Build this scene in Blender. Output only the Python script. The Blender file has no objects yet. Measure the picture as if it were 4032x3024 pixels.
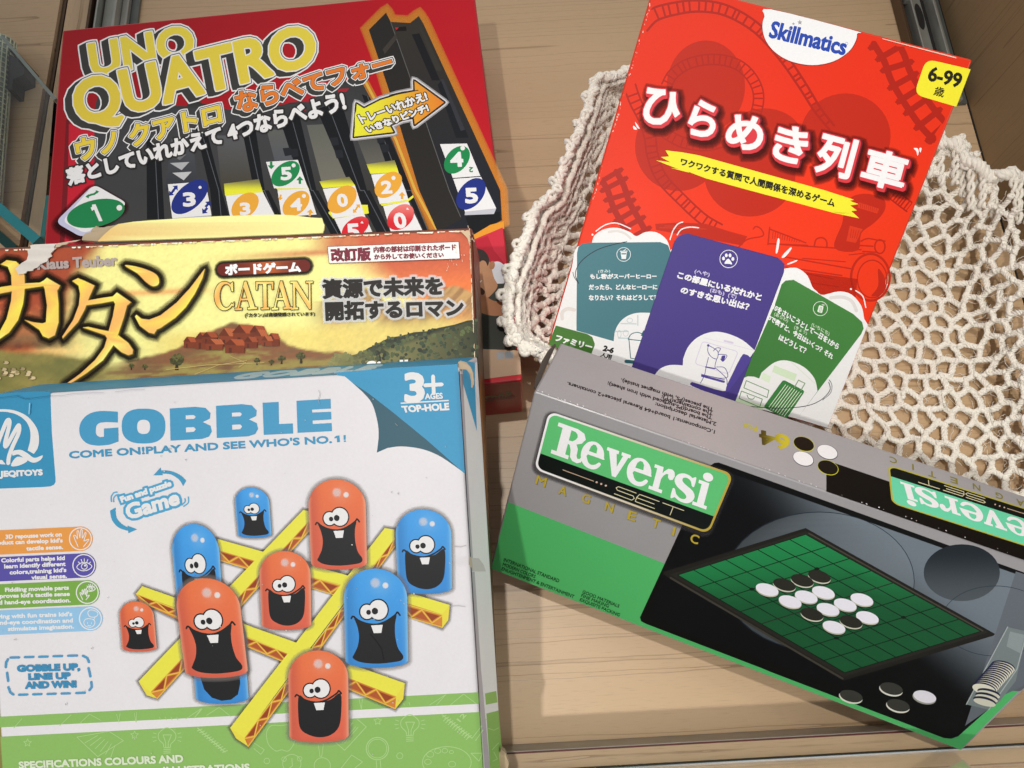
import bpy, bmesh, math, random
import numpy as np
from mathutils import Vector, Matrix
from mathutils.geometry import delaunay_2d_cdt, tessellate_polygon

random.seed(7); rng = np.random.default_rng(7)
scene = bpy.context.scene
COL = scene.collection

# ------------------------------------------------------------------ camera
CAM_H = 0.445                       # lens height above the shelf board (m)
FOC, PCX, PCY = 2900.0, 2016.0, 1512.0
W = np.array([[0.99857663, -0.05325492, 0.00293708],      # camera axes in the world
              [-0.05166974, -0.9522587, 0.30088802],
              [-0.01322691, -0.3006115, -0.95365496]])
CAMLOC = np.array([0.0, 0.0, CAM_H])
cam = bpy.data.cameras.new('camera'); camo = bpy.data.objects.new('camera', cam); COL.objects.link(camo)
cam.sensor_width = 36.0; cam.lens = 36.0*FOC/4032.0
cam.clip_start = 0.01; cam.clip_end = 50.0
M = Matrix.Identity(4)
for i in range(3):
    M[i][0] = W[i, 0]; M[i][1] = -W[i, 1]; M[i][2] = -W[i, 2]; M[i][3] = CAMLOC[i]
camo.matrix_world = M
scene.camera = camo

# ------------------------------------------------------------------ light
world = bpy.data.worlds.new('World'); scene.world = world; world.use_nodes = True
bg = world.node_tree.nodes['Background']
# the shop around: lighter and darker stretches of ceiling and wall
_wt = world.node_tree
_tc = _wt.nodes.new('ShaderNodeTexCoord'); _wn = _wt.nodes.new('ShaderNodeTexNoise'); _wr = _wt.nodes.new('ShaderNodeValToRGB')
_wn.inputs['Scale'].default_value = 2.6; _wn.inputs['Detail'].default_value = 2.5
_wr.color_ramp.elements[0].position = .40; _wr.color_ramp.elements[0].color = (.36, .35, .34, 1)
_wr.color_ramp.elements[1].position = .66; _wr.color_ramp.elements[1].color = (1.75, 1.75, 1.8, 1)
_wt.links.new(_tc.outputs['Generated'], _wn.inputs['Vector']); _wt.links.new(_wn.outputs[0], _wr.inputs[0]); _wt.links.new(_wr.outputs[0], bg.inputs[0])
bg.inputs[1].default_value = 0.50
def lamp(name, loc, target, power, radius, color, cone=None):
    l = bpy.data.lights.new(name, 'SPOT'); l.energy = power; l.color = color
    l.shadow_soft_size = radius; l.spot_size = math.radians(cone or 70); l.spot_blend = 0.9
    o = bpy.data.objects.new(name, l); COL.objects.link(o); o.location = loc
    o.rotation_euler = (Vector(target)-Vector(loc)).to_track_quat('-Z', 'Y').to_euler()
    return o
lamp('ceiling_spotlight', (-0.08, 0.26, 1.80), (0.12, -0.20, 0), 45, 0.016, (1.0, 0.955, 0.89), 50)
lamp('second_spotlight', (-0.36, -0.48, 1.70), (0.13, -0.13, 0), 47, 0.018, (1.0, 0.96, 0.91), 49)
lamp('flank_fill_light', (1.20, -0.10, 0.82), (0.0, -0.02, 0.1), 17, 0.14, (1.0, 0.96, 0.92), 45)  # added soft fill from the right, brightens the white box's flank
scene.view_settings.view_transform = 'Standard'; scene.view_settings.look = 'None'
scene.view_settings.exposure = 0.0; scene.view_settings.gamma = 1.0
scene.view_settings.use_curve_mapping = False

# ------------------------------------------------------------------ small helpers
def lin(c):
    if isinstance(c, str):
        c = c.lstrip('#'); c = [int(c[i:i+2], 16)/255 for i in (0, 2, 4)]
    return np.array([x/12.92 if x <= 0.04045 else ((x+0.055)/1.055)**2.4 for x in c])
GAIN = 1.2
def ink(c):
    return np.clip(lin(c)*GAIN, 0.003, 0.86) if isinstance(c, str) else np.asarray(c, float)
def mixc(a, b, t): return a*(1-t)+b*t
def tag(o, label=None, cat=None, group=None, kind=None):
    if label: o['label'] = label
    if cat: o['category'] = cat
    if group: o['group'] = group
    if kind: o['kind'] = kind
    return o
def thing(name, label, cat, loc, group=None):
    o = bpy.data.objects.new(name, None); COL.objects.link(o); o.location = loc
    o.empty_display_size = 0.02
    return tag(o, label, cat, group)
def mesh_obj(name, verts, faces, mat, parent=None, smooth=False, cols=None, uv=None):
    me = bpy.data.meshes.new(name)
    v = np.asarray(verts, float)
    if parent is not None: v = v-np.array(parent.location)
    me.from_pydata([tuple(p) for p in v], [], [tuple(f) for f in faces]); me.update()
    if cols is not None:
        a = me.color_attributes.new('Col', 'FLOAT_COLOR', 'POINT')
        a.data.foreach_set('color', np.asarray(cols, np.float32).ravel())
    for m in (mat if isinstance(mat, (list, tuple)) else [mat]): me.materials.append(m)
    if smooth: me.polygons.foreach_set('use_smooth', [True]*len(me.polygons))
    o = bpy.data.objects.new(name, me); COL.objects.link(o)
    if parent is not None: o.parent = parent
    return o
def nodes_of(name):
    m = bpy.data.materials.new(name); m.use_nodes = True
    nt = m.node_tree; b = nt.nodes['Principled BSDF']
    return m, nt, b
def add(nt, kind, **kw):
    n = nt.nodes.new(kind)
    for k, v in kw.items(): setattr(n, k, v)
    return n

# ------------------------------------------------------------------ materials
def print_material(name, rough=0.42, soft=False, coat=0.05):
    m, nt, b = nodes_of(name)
    at = add(nt, 'ShaderNodeAttribute', attribute_name='Col')
    tc = add(nt, 'ShaderNodeTexCoord')
    n1 = add(nt, 'ShaderNodeTexNoise'); n1.inputs['Scale'].default_value = 900; n1.inputs['Detail'].default_value = 2
    nt.links.new(tc.outputs['Object'], n1.inputs['Vector'])
    n2 = add(nt, 'ShaderNodeTexNoise'); n2.inputs['Scale'].default_value = 13; n2.inputs['Detail'].default_value = 4
    nt.links.new(tc.outputs['Object'], n2.inputs['Vector'])
    mr = add(nt, 'ShaderNodeMapRange'); mr.inputs[1].default_value = .3; mr.inputs[2].default_value = .7
    mr.inputs[3].default_value = .982; mr.inputs[4].default_value = 1.018
    nt.links.new(n1.outputs[0], mr.inputs[0])
    mul = add(nt, 'ShaderNodeMix', data_type='RGBA', blend_type='MULTIPLY'); mul.inputs[0].default_value = 1
    nt.links.new(at.outputs['Color'], mul.inputs[6]); nt.links.new(mr.outputs[0], mul.inputs[7])
    nt.links.new(mul.outputs[2], b.inputs['Base Color'])
    rr = add(nt, 'ShaderNodeMapRange'); rr.inputs[3].default_value = rough-.06; rr.inputs[4].default_value = rough+.12
    nt.links.new(n2.outputs[0], rr.inputs[0]); nt.links.new(rr.outputs[0], b.inputs['Roughness'])
    bp = add(nt, 'ShaderNodeBump'); bp.inputs['Strength'].default_value = .22; bp.inputs['Distance'].default_value = .0016
    nt.links.new(n2.outputs[0], bp.inputs['Height']); nt.links.new(bp.outputs[0], b.inputs['Normal'])
    b.inputs['Coat Weight'].default_value = coat; b.inputs['Coat Roughness'].default_value = .34
    b.inputs['Specular IOR Level'].default_value = .14
    if soft: nt.links.new(at.outputs['Alpha'], b.inputs['Alpha'])
    return m
PRINT = print_material('printed_card')
SOFT = print_material('printed_soft_ink', soft=True)

def card_material(name, color, rough=.4, coat=.2, bump=.06):
    m, nt, b = nodes_of(name)
    tc = add(nt, 'ShaderNodeTexCoord')
    n = add(nt, 'ShaderNodeTexNoise'); n.inputs['Scale'].default_value = 60; n.inputs['Detail'].default_value = 5
    nt.links.new(tc.outputs['Object'], n.inputs['Vector'])
    cr = add(nt, 'ShaderNodeMix', data_type='RGBA')
    c = ink(color); cr.inputs[6].default_value = (*(c*.93), 1); cr.inputs[7].default_value = (*np.clip(c*1.06, 0, .9), 1)
    nt.links.new(n.outputs[0], cr.inputs[0]); nt.links.new(cr.outputs[2], b.inputs['Base Color'])
    b.inputs['Roughness'].default_value = rough; b.inputs['Coat Weight'].default_value = coat
    b.inputs['Coat Roughness'].default_value = .2; b.inputs['Specular IOR Level'].default_value = .4
    bp = add(nt, 'ShaderNodeBump'); bp.inputs['Strength'].default_value = bump; bp.inputs['Distance'].default_value = .0006
    nt.links.new(n.outputs[0], bp.inputs['Height']); nt.links.new(bp.outputs[0], b.inputs['Normal'])
    return m

def wood_material(name, base, dark, along='X', scale=1.0, gloss=.38):
    m, nt, b = nodes_of(name)
    tc = add(nt, 'ShaderNodeTexCoord')
    mp = add(nt, 'ShaderNodeMapping')
    s = {'X': (.34, 46, 46), 'Y': (46, .34, 46), 'Z': (46, 46, .34)}[along]
    mp.inputs['Scale'].default_value = [k*scale for k in s]
    # slow wander of the grain
    nw = add(nt, 'ShaderNodeTexNoise'); nw.inputs['Scale'].default_value = 14; nw.inputs['Detail'].default_value = 3
    nt.links.new(tc.outputs['Object'], nw.inputs['Vector'])
    va = add(nt, 'ShaderNodeVectorMath', operation='MULTIPLY_ADD')
    sub = add(nt, 'ShaderNodeVectorMath', operation='SUBTRACT'); sub.inputs[1].default_value = (.5, .5, .5)
    nt.links.new(nw.outputs['Color'], sub.inputs[0])
    nt.links.new(sub.outputs[0], va.inputs[0]); va.inputs[1].default_value = (.0035, .0035, .0035)
    nt.links.new(tc.outputs['Object'], va.inputs[2])
    nt.links.new(va.outputs[0], mp.inputs['Vector'])
    # broad tone bands
    n1 = add(nt, 'ShaderNodeTexNoise'); n1.inputs['Scale'].default_value = .55; n1.inputs['Detail'].default_value = 5; n1.inputs['Roughness'].default_value = .6
    nt.links.new(mp.outputs[0], n1.inputs['Vector'])
    # thin growth lines
    wv = add(nt, 'ShaderNodeTexNoise'); wv.inputs['Scale'].default_value = 2.2; wv.inputs['Detail'].default_value = .6
    nt.links.new(mp.outputs[0], wv.inputs['Vector'])
    m1 = add(nt, 'ShaderNodeMath', operation='MULTIPLY'); m1.inputs[1].default_value = 5.0
    fr = add(nt, 'ShaderNodeMath', operation='FRACT')
    nt.links.new(wv.outputs[0], m1.inputs[0]); nt.links.new(m1.outputs[0], fr.inputs[0])
    ln = add(nt, 'ShaderNodeValToRGB'); ln.color_ramp.elements[0].position = .92; ln.color_ramp.elements[0].color = (0, 0, 0, 1)
    ln.color_ramp.elements[1].position = 1.0; ln.color_ramp.elements[1].color = (1, 1, 1, 1)
    nt.links.new(fr.outputs[0], ln.inputs[0])
    # pores
    mp2 = add(nt, 'ShaderNodeMapping'); mp2.inputs['Scale'].default_value = [k*scale*(13 if k > 10 else 95) for k in s]
    nt.links.new(tc.outputs['Object'], mp2.inputs['Vector'])
    n3 = add(nt, 'ShaderNodeTexNoise'); n3.inputs['Scale'].default_value = 3; n3.inputs['Detail'].default_value = 3
    nt.links.new(mp2.outputs[0], n3.inputs['Vector'])
    pr = add(nt, 'ShaderNodeMapRange'); pr.inputs[1].default_value = .56; pr.inputs[2].default_value = .75; pr.inputs[3].default_value = 0; pr.inputs[4].default_value = .30
    nt.links.new(n3.outputs[0], pr.inputs[0])
    cr = add(nt, 'ShaderNodeMix', data_type='RGBA'); a = lin(base); d = lin(dark)
    cr.inputs[6].default_value = (*(a*1.08), 1); cr.inputs[7].default_value = (*mixc(a, d, .22), 1)
    nt.links.new(n1.outputs[0], cr.inputs[0])
    c2 = add(nt, 'ShaderNodeMix', data_type='RGBA'); c2.inputs[7].default_value = (*d, 1)
    ml = add(nt, 'ShaderNodeMath', operation='MULTIPLY'); ml.inputs[1].default_value = .80
    nt.links.new(ln.outputs[0], ml.inputs[0]); nt.links.new(ml.outputs[0], c2.inputs[0]); nt.links.new(cr.outputs[2], c2.inputs[6])
    c3 = add(nt, 'ShaderNodeMix', data_type='RGBA'); c3.inputs[7].default_value = (*(d*.9), 1)
    nt.links.new(pr.outputs[0], c3.inputs[0]); nt.links.new(c2.outputs[2], c3.inputs[6])
    nt.links.new(c3.outputs[2], b.inputs['Base Color'])
    b.inputs['Roughness'].default_value = gloss
    bp = add(nt, 'ShaderNodeBump'); bp.inputs['Strength'].default_value = .12; bp.inputs['Distance'].default_value = .0003; bp.invert = True
    nt.links.new(ln.outputs[0], bp.inputs['Height']); nt.links.new(bp.outputs[0], b.inputs['Normal'])
    return m
def plain(name, color, rough=.5, metal=0., spec=.5):
    m, nt, b = nodes_of(name)
    tc = add(nt, 'ShaderNodeTexCoord'); n = add(nt, 'ShaderNodeTexNoise'); n.inputs['Scale'].default_value = 80; n.inputs['Detail'].default_value = 4
    nt.links.new(tc.outputs['Object'], n.inputs['Vector'])
    mx = add(nt, 'ShaderNodeMix', data_type='RGBA'); c = lin(color)
    mx.inputs[6].default_value = (*(c*.8), 1); mx.inputs[7].default_value = (*np.clip(c*1.2, 0, .95), 1)
    nt.links.new(n.outputs[0], mx.inputs[0]); nt.links.new(mx.outputs[2], b.inputs['Base Color'])
    b.inputs['Roughness'].default_value = rough; b.inputs['Metallic'].default_value = metal; b.inputs['Specular IOR Level'].default_value = spec
    return m
def glass_material(name, color, rough=.0):
    m, nt, b = nodes_of(name)
    b.inputs['Base Color'].default_value = (*color, 1); b.inputs['Transmission Weight'].default_value = 1
    b.inputs['Roughness'].default_value = rough; b.inputs['IOR'].default_value = 1.5
    return m

# ------------------------------------------------------------------ measuring: a photo pixel seen from the lens
def ray(p): return W @ np.array([(p[0]-PCX)/FOC, (p[1]-PCY)/FOC, 1.0])
def at_z(p, z):
    d = ray(p); return CAMLOC+d*((z-CAM_H)/d[2])
def at_depth(p, t): return CAMLOC+ray(p)*t
TX = {'0': 0, '1': 1000, '2': 2000, '3': 3032}; TY = {'A': 0, 'B': 750, 'C': 1500, 'D': 2274}
def P(code, *xy):
    ox, oy = TX[code[1]], TY[code[0]]
    return [(ox+xy[i]/2.212, oy+xy[i+1]/2.212) for i in range(0, len(xy), 2)]
def Q(*xy):                                   # points in the 2212-wide view
    return [(xy[i]*4032/2212, xy[i+1]*4032/2212) for i in range(0, len(xy), 2)]

# ------------------------------------------------------------------ flat shapes (2-D)
def smooth(pts, n=6, closed=True):
    p = np.asarray(pts, float); N = len(p); out = []
    for i in range(N if closed else N-1):
        a, b, c, d = (p[(i-1) % N] if closed or i > 0 else p[0]), p[i], p[(i+1) % N], (p[(i+2) % N] if closed or i+2 < N else p[-1])
        for k in range(n):
            t = k/n
            out.append(.5*((2*b)+(-a+c)*t+(2*a-5*b+4*c-d)*t*t+(-a+3*b-3*c+d)*t**3))
    if not closed: out.append(p[-1])
    return [tuple(q) for q in out]
def ell(c, rx, ry=None, rot=0., n=40, a0=0, a1=360):
    ry = rx if ry is None else ry; r = math.radians(rot); out = []
    m = n if a1-a0 >= 360 else n+1
    for i in range(m):
        t = math.radians(a0+(a1-a0)*i/n); x, y = rx*math.cos(t), ry*math.sin(t)
        out.append((c[0]+x*math.cos(r)-y*math.sin(r), c[1]+x*math.sin(r)+y*math.cos(r)))
    return out
def rounded(quad, r, n=6):
    q = [np.array(p, float) for p in quad]; out = []; N = len(q)
    rs = r if isinstance(r, (list, tuple)) else [r]*N
    for i in range(N):
        a, b, c = q[i-1], q[i], q[(i+1) % N]
        u = (a-b)/np.linalg.norm(a-b); v = (c-b)/np.linalg.norm(c-b); rr = rs[i]
        if rr <= 0: out.append(tuple(b)); continue
        for k in range(n+1):
            t = k/n; p0 = b+u*rr; p2 = b+v*rr
            out.append(tuple((1-t)**2*p0+2*t*(1-t)*b+t*t*p2))
    return out
def quad_at(q, s, t):                         # bilinear in TL, TR, BR, BL
    q = [np.array(p, float) for p in q]
    return (q[0]*(1-s)+q[1]*s)*(1-t)+(q[3]*(1-s)+q[2]*s)*t
def ribbon(pts, w, closed=False, caps=True, n=6):
    """stroke of a polyline as simple pieces (merged later)"""
    p = [np.array(a, float) for a in pts]; out = []
    seg = list(range(len(p) if closed else len(p)-1))
    for i in seg:
        a, b = p[i], p[(i+1) % len(p)]; d = b-a; L = np.linalg.norm(d)
        if L < 1e-6: continue
        nn = np.array([-d[1], d[0]])/L*w/2
        out.append([tuple(a+nn), tuple(b+nn), tuple(b-nn), tuple(a-nn)])
    rngi = range(len(p)) if (closed or caps) else range(1, len(p)-1)
    for i in rngi: out.append(ell(p[i], w/2, n=n*2))
    return out
def union(polys):
    """merge overlapping simple polygons: (verts, tris)"""
    V = []; F = []
    for pl in polys:
        ar = sum(pl[i][0]*pl[(i+1) % len(pl)][1]-pl[(i+1) % len(pl)][0]*pl[i][1] for i in range(len(pl)))
        if abs(ar) < 2e-2: continue
        if ar < 0: pl = pl[::-1]
        k = len(V)
        V += [Vector((float(a), float(b))) for a, b in pl]; F.append(list(range(k, k+len(pl))))
    if not F: return [], []
    c = sum((v for v in V), Vector((0, 0)))/len(V)
    r = delaunay_2d_cdt([v-c for v in V], [], F, 1, 1e-4)
    return [(v.x+c.x, v.y+c.y) for v in r[0]], [tuple(f) for f, o in zip(r[2], r[5]) if o]
def fill(pl, holes=()):
    loops = [[Vector((x, y, 0)) for x, y in pl]]+[[Vector((x, y, 0)) for x, y in h] for h in holes]
    flat = [(v.x, v.y) for l in loops for v in l]
    return flat, [tuple(t) for t in tessellate_polygon(loops)]

_glyphs = {}
def glyph_mesh(s, res=3, spacing=1.0):
    k = (s, res, spacing)
    if k in _glyphs: return _glyphs[k]
    cu = bpy.data.curves.new('lettering', 'FONT'); cu.body = s; cu.resolution_u = res; cu.space_character = spacing
    o = bpy.data.objects.new('lettering', cu); COL.objects.link(o)
    me = o.to_mesh(); v = [(p.co.x, p.co.y) for p in me.vertices]; f = [tuple(p.vertices) for p in me.polygons]
    o.to_mesh_clear(); bpy.data.objects.remove(o); bpy.data.curves.remove(cu)
    _glyphs[k] = (v, f); return v, f
def outline_edges(v, f):
    """directed outer edges, inside on the left (y up sense fixed by signed area)"""
    seen = {}
    for t in f:
        ar = sum(v[t[i]][0]*v[t[(i+1) % len(t)]][1]-v[t[(i+1) % len(t)]][0]*v[t[i]][1] for i in range(len(t)))
        t = t if ar > 0 else t[::-1]
        for i in range(len(t)): seen[(t[i], t[(i+1) % len(t)])] = 1
    return [e for e in seen if (e[1], e[0]) not in seen]
def letters(s, quad, cap=None, res=3, spacing=1.0):
    """lay a string into the quad TL,TR,BR,BL; cap: fit base line and this cap height instead of the ink box"""
    v, f = glyph_mesh(s, res, spacing)
    a = np.array(v); x0, x1 = a[:, 0].min(), a[:, 0].max()
    y0, y1 = (0, cap) if cap else (a[:, 1].min(), a[:, 1].max())
    q = [np.array(p, float) for p in quad]
    S = (a[:, 0]-x0)/(x1-x0); T = 1-(a[:, 1]-y0)/(y1-y0)
    out = [tuple(quad_at(q, s_, t_)) for s_, t_ in zip(S, T)]
    return out, f
def islands(v, f):
    par = list(range(len(v)))
    def find(i):
        while par[i] != i: par[i] = par[par[i]]; i = par[i]
        return i
    for t in f:
        for i in t[1:]: par[find(i)] = find(t[0])
    g = {}
    for t in f: g.setdefault(find(t[0]), []).append(t)
    return list(g.values())
def fat_pieces(v, f, w):
    polys = [[v[i] for i in t] for t in f]; nrm = {}
    for a, b in outline_edges(v, f):
        p, q = np.array(v[a]), np.array(v[b]); d = q-p; L = np.hypot(*d)
        if L < 1e-6: continue
        n = np.array([d[1], -d[0]])/L*w
        polys.append([v[a], v[b], tuple(q+n), tuple(p+n)])
        nrm.setdefault(a, [None, None])[1] = n; nrm.setdefault(b, [None, None])[0] = n
    for i, (n0, n1) in nrm.items():
        if n0 is None or n1 is None: continue
        if n0[0]*n1[1]-n0[1]*n1[0] > 1e-6*w*w:
            p = np.array(v[i]); m = n0+n1; L = np.hypot(*m)
            if L < 1e-6: continue
            c = math.sqrt(max(0, (1+np.dot(n0, n1)/w/w)/2)); k = min(1/max(c, .3), 1.25)
            polys.append([v[i], tuple(p+n0), tuple(p+m/L*w*k), tuple(p+n1)])
    return polys
def merge(polys):
    """merge, then forget the inner edges"""
    v, f = union(polys)
    return tidy(v, f)
def tidy(v, f):
    nxt = {}
    for a, b in outline_edges(v, f): nxt.setdefault(a, []).append(b)
    loops = []
    while nxt:
        s0 = next(iter(nxt)); lp = [s0]; c = s0
        while True:
            o = nxt[c]
            if len(o) > 1 and len(lp) > 1:
                pr = v[lp[-2]]; d0 = (v[c][0]-pr[0], v[c][1]-pr[1])
                o.sort(key=lambda j: math.atan2(d0[0]*(v[j][1]-v[c][1])-d0[1]*(v[j][0]-v[c][0]), d0[0]*(v[j][0]-v[c][0])+d0[1]*(v[j][1]-v[c][1])))
            d = o.pop(0)
            if not o: del nxt[c]
            if d == s0: break
            lp.append(d); c = d
            if c not in nxt: break
        if len(lp) > 2: loops.append(lp)
    tot = sum(abs(tri_area(v, t)) for t in f)
    A = [sum(v[l[i]][0]*v[l[(i+1) % len(l)]][1]-v[l[(i+1) % len(l)]][0]*v[l[i]][1] for i in range(len(l)))/2 for l in loops]
    outer = [(i, l) for i, l in enumerate(loops) if A[i] > 0]; holes = [l for i, l in enumerate(loops) if A[i] <= 0]
    V = []; F = []
    used = [False]*len(holes)
    for i, l in sorted(outer, key=lambda x: A[x[0]]):
        hs = []
        op = [v[j] for j in l]
        for k, hl in enumerate(holes):
            if used[k]: continue
            c = v[hl[0]]
            if inside(c, op) or inside(v[hl[len(hl)//2]], op): used[k] = True; hs.append([v[j] for j in hl])
        vv, ff = fill(op, hs); k0 = len(V); V += vv; F += [tuple(k0+j for j in t) for t in ff]
    got = sum(abs(tri_area(V, t)) for t in F)
    return (V, F) if abs(got-tot) < .004*tot+1e-9 else (v, f)
def tri_area(v, t):
    return sum(v[t[i]][0]*v[t[(i+1) % len(t)]][1]-v[t[(i+1) % len(t)]][0]*v[t[i]][1] for i in range(len(t)))/2
def inside(p, poly):
    r = False; j = len(poly)-1
    for i in range(len(poly)):
        if (poly[i][1] > p[1]) != (poly[j][1] > p[1]) and p[0] < (poly[j][0]-poly[i][0])*(p[1]-poly[i][1])/(poly[j][1]-poly[i][1])+poly[i][0]: r = not r
        j = i
    return r
def clusters(v, f, w):
    """islands grouped so that groups stay apart after widening by w"""
    g = islands(v, f); bb = []
    for t in g:
        a = np.array([v[i] for q in t for i in q]); bb.append([a.min(0)-w*1.3, a.max(0)+w*1.3, t])
    done = False
    while not done:
        done = True
        for i in range(len(bb)):
            for j in range(i+1, len(bb)):
                if (bb[i][0] < bb[j][1]).all() and (bb[j][0] < bb[i][1]).all():
                    bb[i] = [np.minimum(bb[i][0], bb[j][0]), np.maximum(bb[i][1], bb[j][1]), bb[i][2]+bb[j][2]]
                    bb.pop(j); done = False; break
            if not done: break
    return [x[2] for x in bb]
def fat(v, f, w):
    """shape widened by w all round"""
    V = []; F = []
    for g in clusters(v, f, w):
        a, b = merge(fat_pieces(v, g, w)); k = len(V); V += a; F += [tuple(k+i for i in t) for t in b]
    return V, F
def swept(v, f, dx, dy, w=0):
    V = []; F = []
    for g in islands(v, f):
        polys = [[v[i] for i in t] for t in g]+[[(v[i][0]+dx, v[i][1]+dy) for i in t] for t in g]
        for a, b in outline_edges(v, g):
            p, q = v[a], v[b]
            cr = (q[0]-p[0])*dy-(q[1]-p[1])*dx
            if abs(cr) > 1e-6: polys.append([p, q, (q[0]+dx, q[1]+dy), (p[0]+dx, p[1]+dy)])
        a, b = merge(polys); k = len(V); V += a; F += [tuple(k+i for i in t) for t in b]
    return merge(fat_pieces(V, F, w)) if w else merge([[V[i] for i in t] for t in F])

# ------------------------------------------------------------------ printed faces
STEP = 2e-6
class Face:
    """a printed flat side of a box: point o, outward normal n"""
    def __init__(self, o, n, parent):
        self.o = np.array(o, float); self.n = np.array(n, float)/np.linalg.norm(n); self.parent = parent
        self.k = 12; self.part = None; self.gain = 1.0
    def hit(self, p, lift=0.):
        d = ray(p); o = self.o+self.n*lift
        return CAMLOC+d*(np.dot(o-CAMLOC, self.n)/np.dot(d, self.n))
    def begin(self, name, soft=False, label=None, parent=None):
        self.end(); self.top = parent; self.part = (name, soft, label, parent); self.V = []; self.F = []; self.C = []
    def sub(self, name):
        """go on with a piece that belongs to the part begun last"""
        o = self.end(); self.begin(name, parent=self.top or o)
    def end(self):
        if self.part and self.F:
            name, soft, label, par = self.part
            root = self.parent
            o = mesh_obj(name, self.V, self.F, SOFT if soft else PRINT, root, cols=self.C)
            if label: o['label'] = label
            if par is not None:
                o.parent = par
            self.last = o
        self.part = None
        return getattr(self, 'last', None)
    def put(self, v, f, color, alpha=1.0):
        lift = self.k*STEP; self.k += 1; k0 = len(self.V)
        fn = callable(color); c0 = None if fn else ink(color); af = callable(alpha)
        for p in v:
            self.V.append(self.hit(p, lift)); c = color(p) if fn else c0
            self.C.append((*(np.asarray(c)*self.gain), alpha(p) if af else alpha))
        for t in f:
            t = [k0+i for i in t]
            if len(t) == 3 or True:
                a, b, c = (self.V[t[0]], self.V[t[1]], self.V[t[2]])
                if np.dot(np.cross(b-a, c-a), self.n) < 0: t = t[::-1]
            self.F.append(tuple(t))
    def poly(self, pts, color, holes=(), alpha=1.0): self.put(*fill(pts, holes), color, alpha)
    def line(self, pts, w, color, closed=False, alpha=1.0): self.put(*union(ribbon(pts, w, closed)), color, alpha)
    def lines(self, many, w, color, alpha=1.0):
        pl = []
        for pts in many: pl += ribbon(pts, w, n=3)
        self.put(*union(pl), color, alpha)
    def text(self, s, quad, color, cap=None, bold=0., spacing=1.0, alpha=1.0, res=3):
        v, f = letters(s, quad, cap, res, spacing)
        if bold: v, f = fat(v, f, bold)
        self.put(v, f, color, alpha)
    def grid(self, quad, nx, ny, color, alpha=1.0):
        v = []; f = []
        for j in range(ny+1):
            for i in range(nx+1): v.append(tuple(quad_at(quad, i/nx, j/ny)))
        for j in range(ny):
            for i in range(nx):
                a = j*(nx+1)+i; f.append((a, a+1, a+nx+2, a+nx+1))
        self.put(v, f, color, alpha)
    def glow(self, v, f, w, color, alpha, steps=5):
        for i in range(steps):
            self.put(*fat(v, f, w*(steps-i)/steps), color, 1-(1-alpha)**(1/steps))

def text_line(s, bl, br, h, up=None):
    """quad for a string whose ink runs from bl to br (pixels) with height h"""
    bl, br = np.array(bl, float), np.array(br, float); d = (br-bl)/np.linalg.norm(br-bl)
    u = np.array([d[1], -d[0]])*h if up is None else np.array(up, float)
    return [tuple(bl+u), tuple(br+u), tuple(br), tuple(bl)]

def box_body(name, corners, normal, thick, mat, parent, bevel=.0012, flare=0.):
    """card box: front corners TL,TR,BR,BL pushed back along the normal"""
    c = [np.array(p, float) for p in corners]; n = np.array(normal, float)/np.linalg.norm(normal)
    mid = sum(c)/4
    back = [p-n*thick+(p-mid)/np.linalg.norm(p-mid)*flare for p in c]
    bm = bmesh.new()
    vs = [bm.verts.new(p-np.array(parent.location)) for p in c+back]
    fs = [(0, 1, 2, 3), (7, 6, 5, 4), (0, 4, 5, 1), (1, 5, 6, 2), (2, 6, 7, 3), (3, 7, 4, 0)]
    for f in fs: bm.faces.new([vs[i] for i in f])
    bmesh.ops.recalc_face_normals(bm, faces=bm.faces)
    bmesh.ops.bevel(bm, geom=list(bm.edges), offset=bevel, segments=3, profile=.5, affect='EDGES')
    me = bpy.data.meshes.new(name); bm.to_mesh(me); bm.free()
    me.materials.append(mat); o = bpy.data.objects.new(name, me); COL.objects.link(o); o.parent = parent
    return o

# ------------------------------------------------------------------ the shelf
WOOD = wood_material('maple_board', '#c8ab87', '#8f7353', 'X')
WOODY = wood_material('maple_edge', '#c8ab87', '#8f7353', 'Y')
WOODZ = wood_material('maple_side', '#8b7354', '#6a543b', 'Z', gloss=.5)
DARK = plain('dark_gap', '#1a1613', .8)
STEEL = plain('dull_steel', '#a3a49c', .36, .6)
STEEL2 = plain('dark_steel', '#6a6f6b', .4, .5)
BRONZE = plain('brown_anodised', '#5a4634', .4, .5)

def slab(bm_or_list, x0, x1, y0, y1, z0, z1):
    V, F = bm_or_list; k = len(V)
    V += [(x0, y0, z0), (x1, y0, z0), (x1, y1, z0), (x0, y1, z0), (x0, y0, z1), (x1, y0, z1), (x1, y1, z1), (x0, y1, z1)]
    F += [tuple(k+i for i in t) for t in ((3, 2, 1, 0), (4, 5, 6, 7), (0, 1, 5, 4), (1, 2, 6, 5), (2, 3, 7, 6), (3, 0, 4, 7))]
def slabs(name, boxes, mat, parent=None, bevel=0.):
    L = ([], [])
    for b in boxes: slab(L, *b)
    o = mesh_obj(name, L[0], L[1], mat, parent)
    if bevel:
        md = o.modifiers.new('edges', 'BEVEL'); md.width = bevel; md.segments = 2
    return o
def extrude_px(name, pts, z0, z1, mat, parent=None):
    """a flat piece cut to an outline lying at height z1"""
    top = [at_z(p, z1) for p in pts]; bot = [np.array([q[0], q[1], z0]) for q in top]; n = len(top)
    ar = sum(top[i][0]*top[(i+1) % n][1]-top[(i+1) % n][0]*top[i][1] for i in range(n))
    if ar < 0: top = top[::-1]; bot = bot[::-1]
    F = [tuple(range(n)), tuple(range(2*n-1, n-1, -1))]+[(i, i+n, (i+1) % n+n, (i+1) % n) for i in range(n)]
    return mesh_obj(name, top+bot, F, mat, parent)

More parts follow.
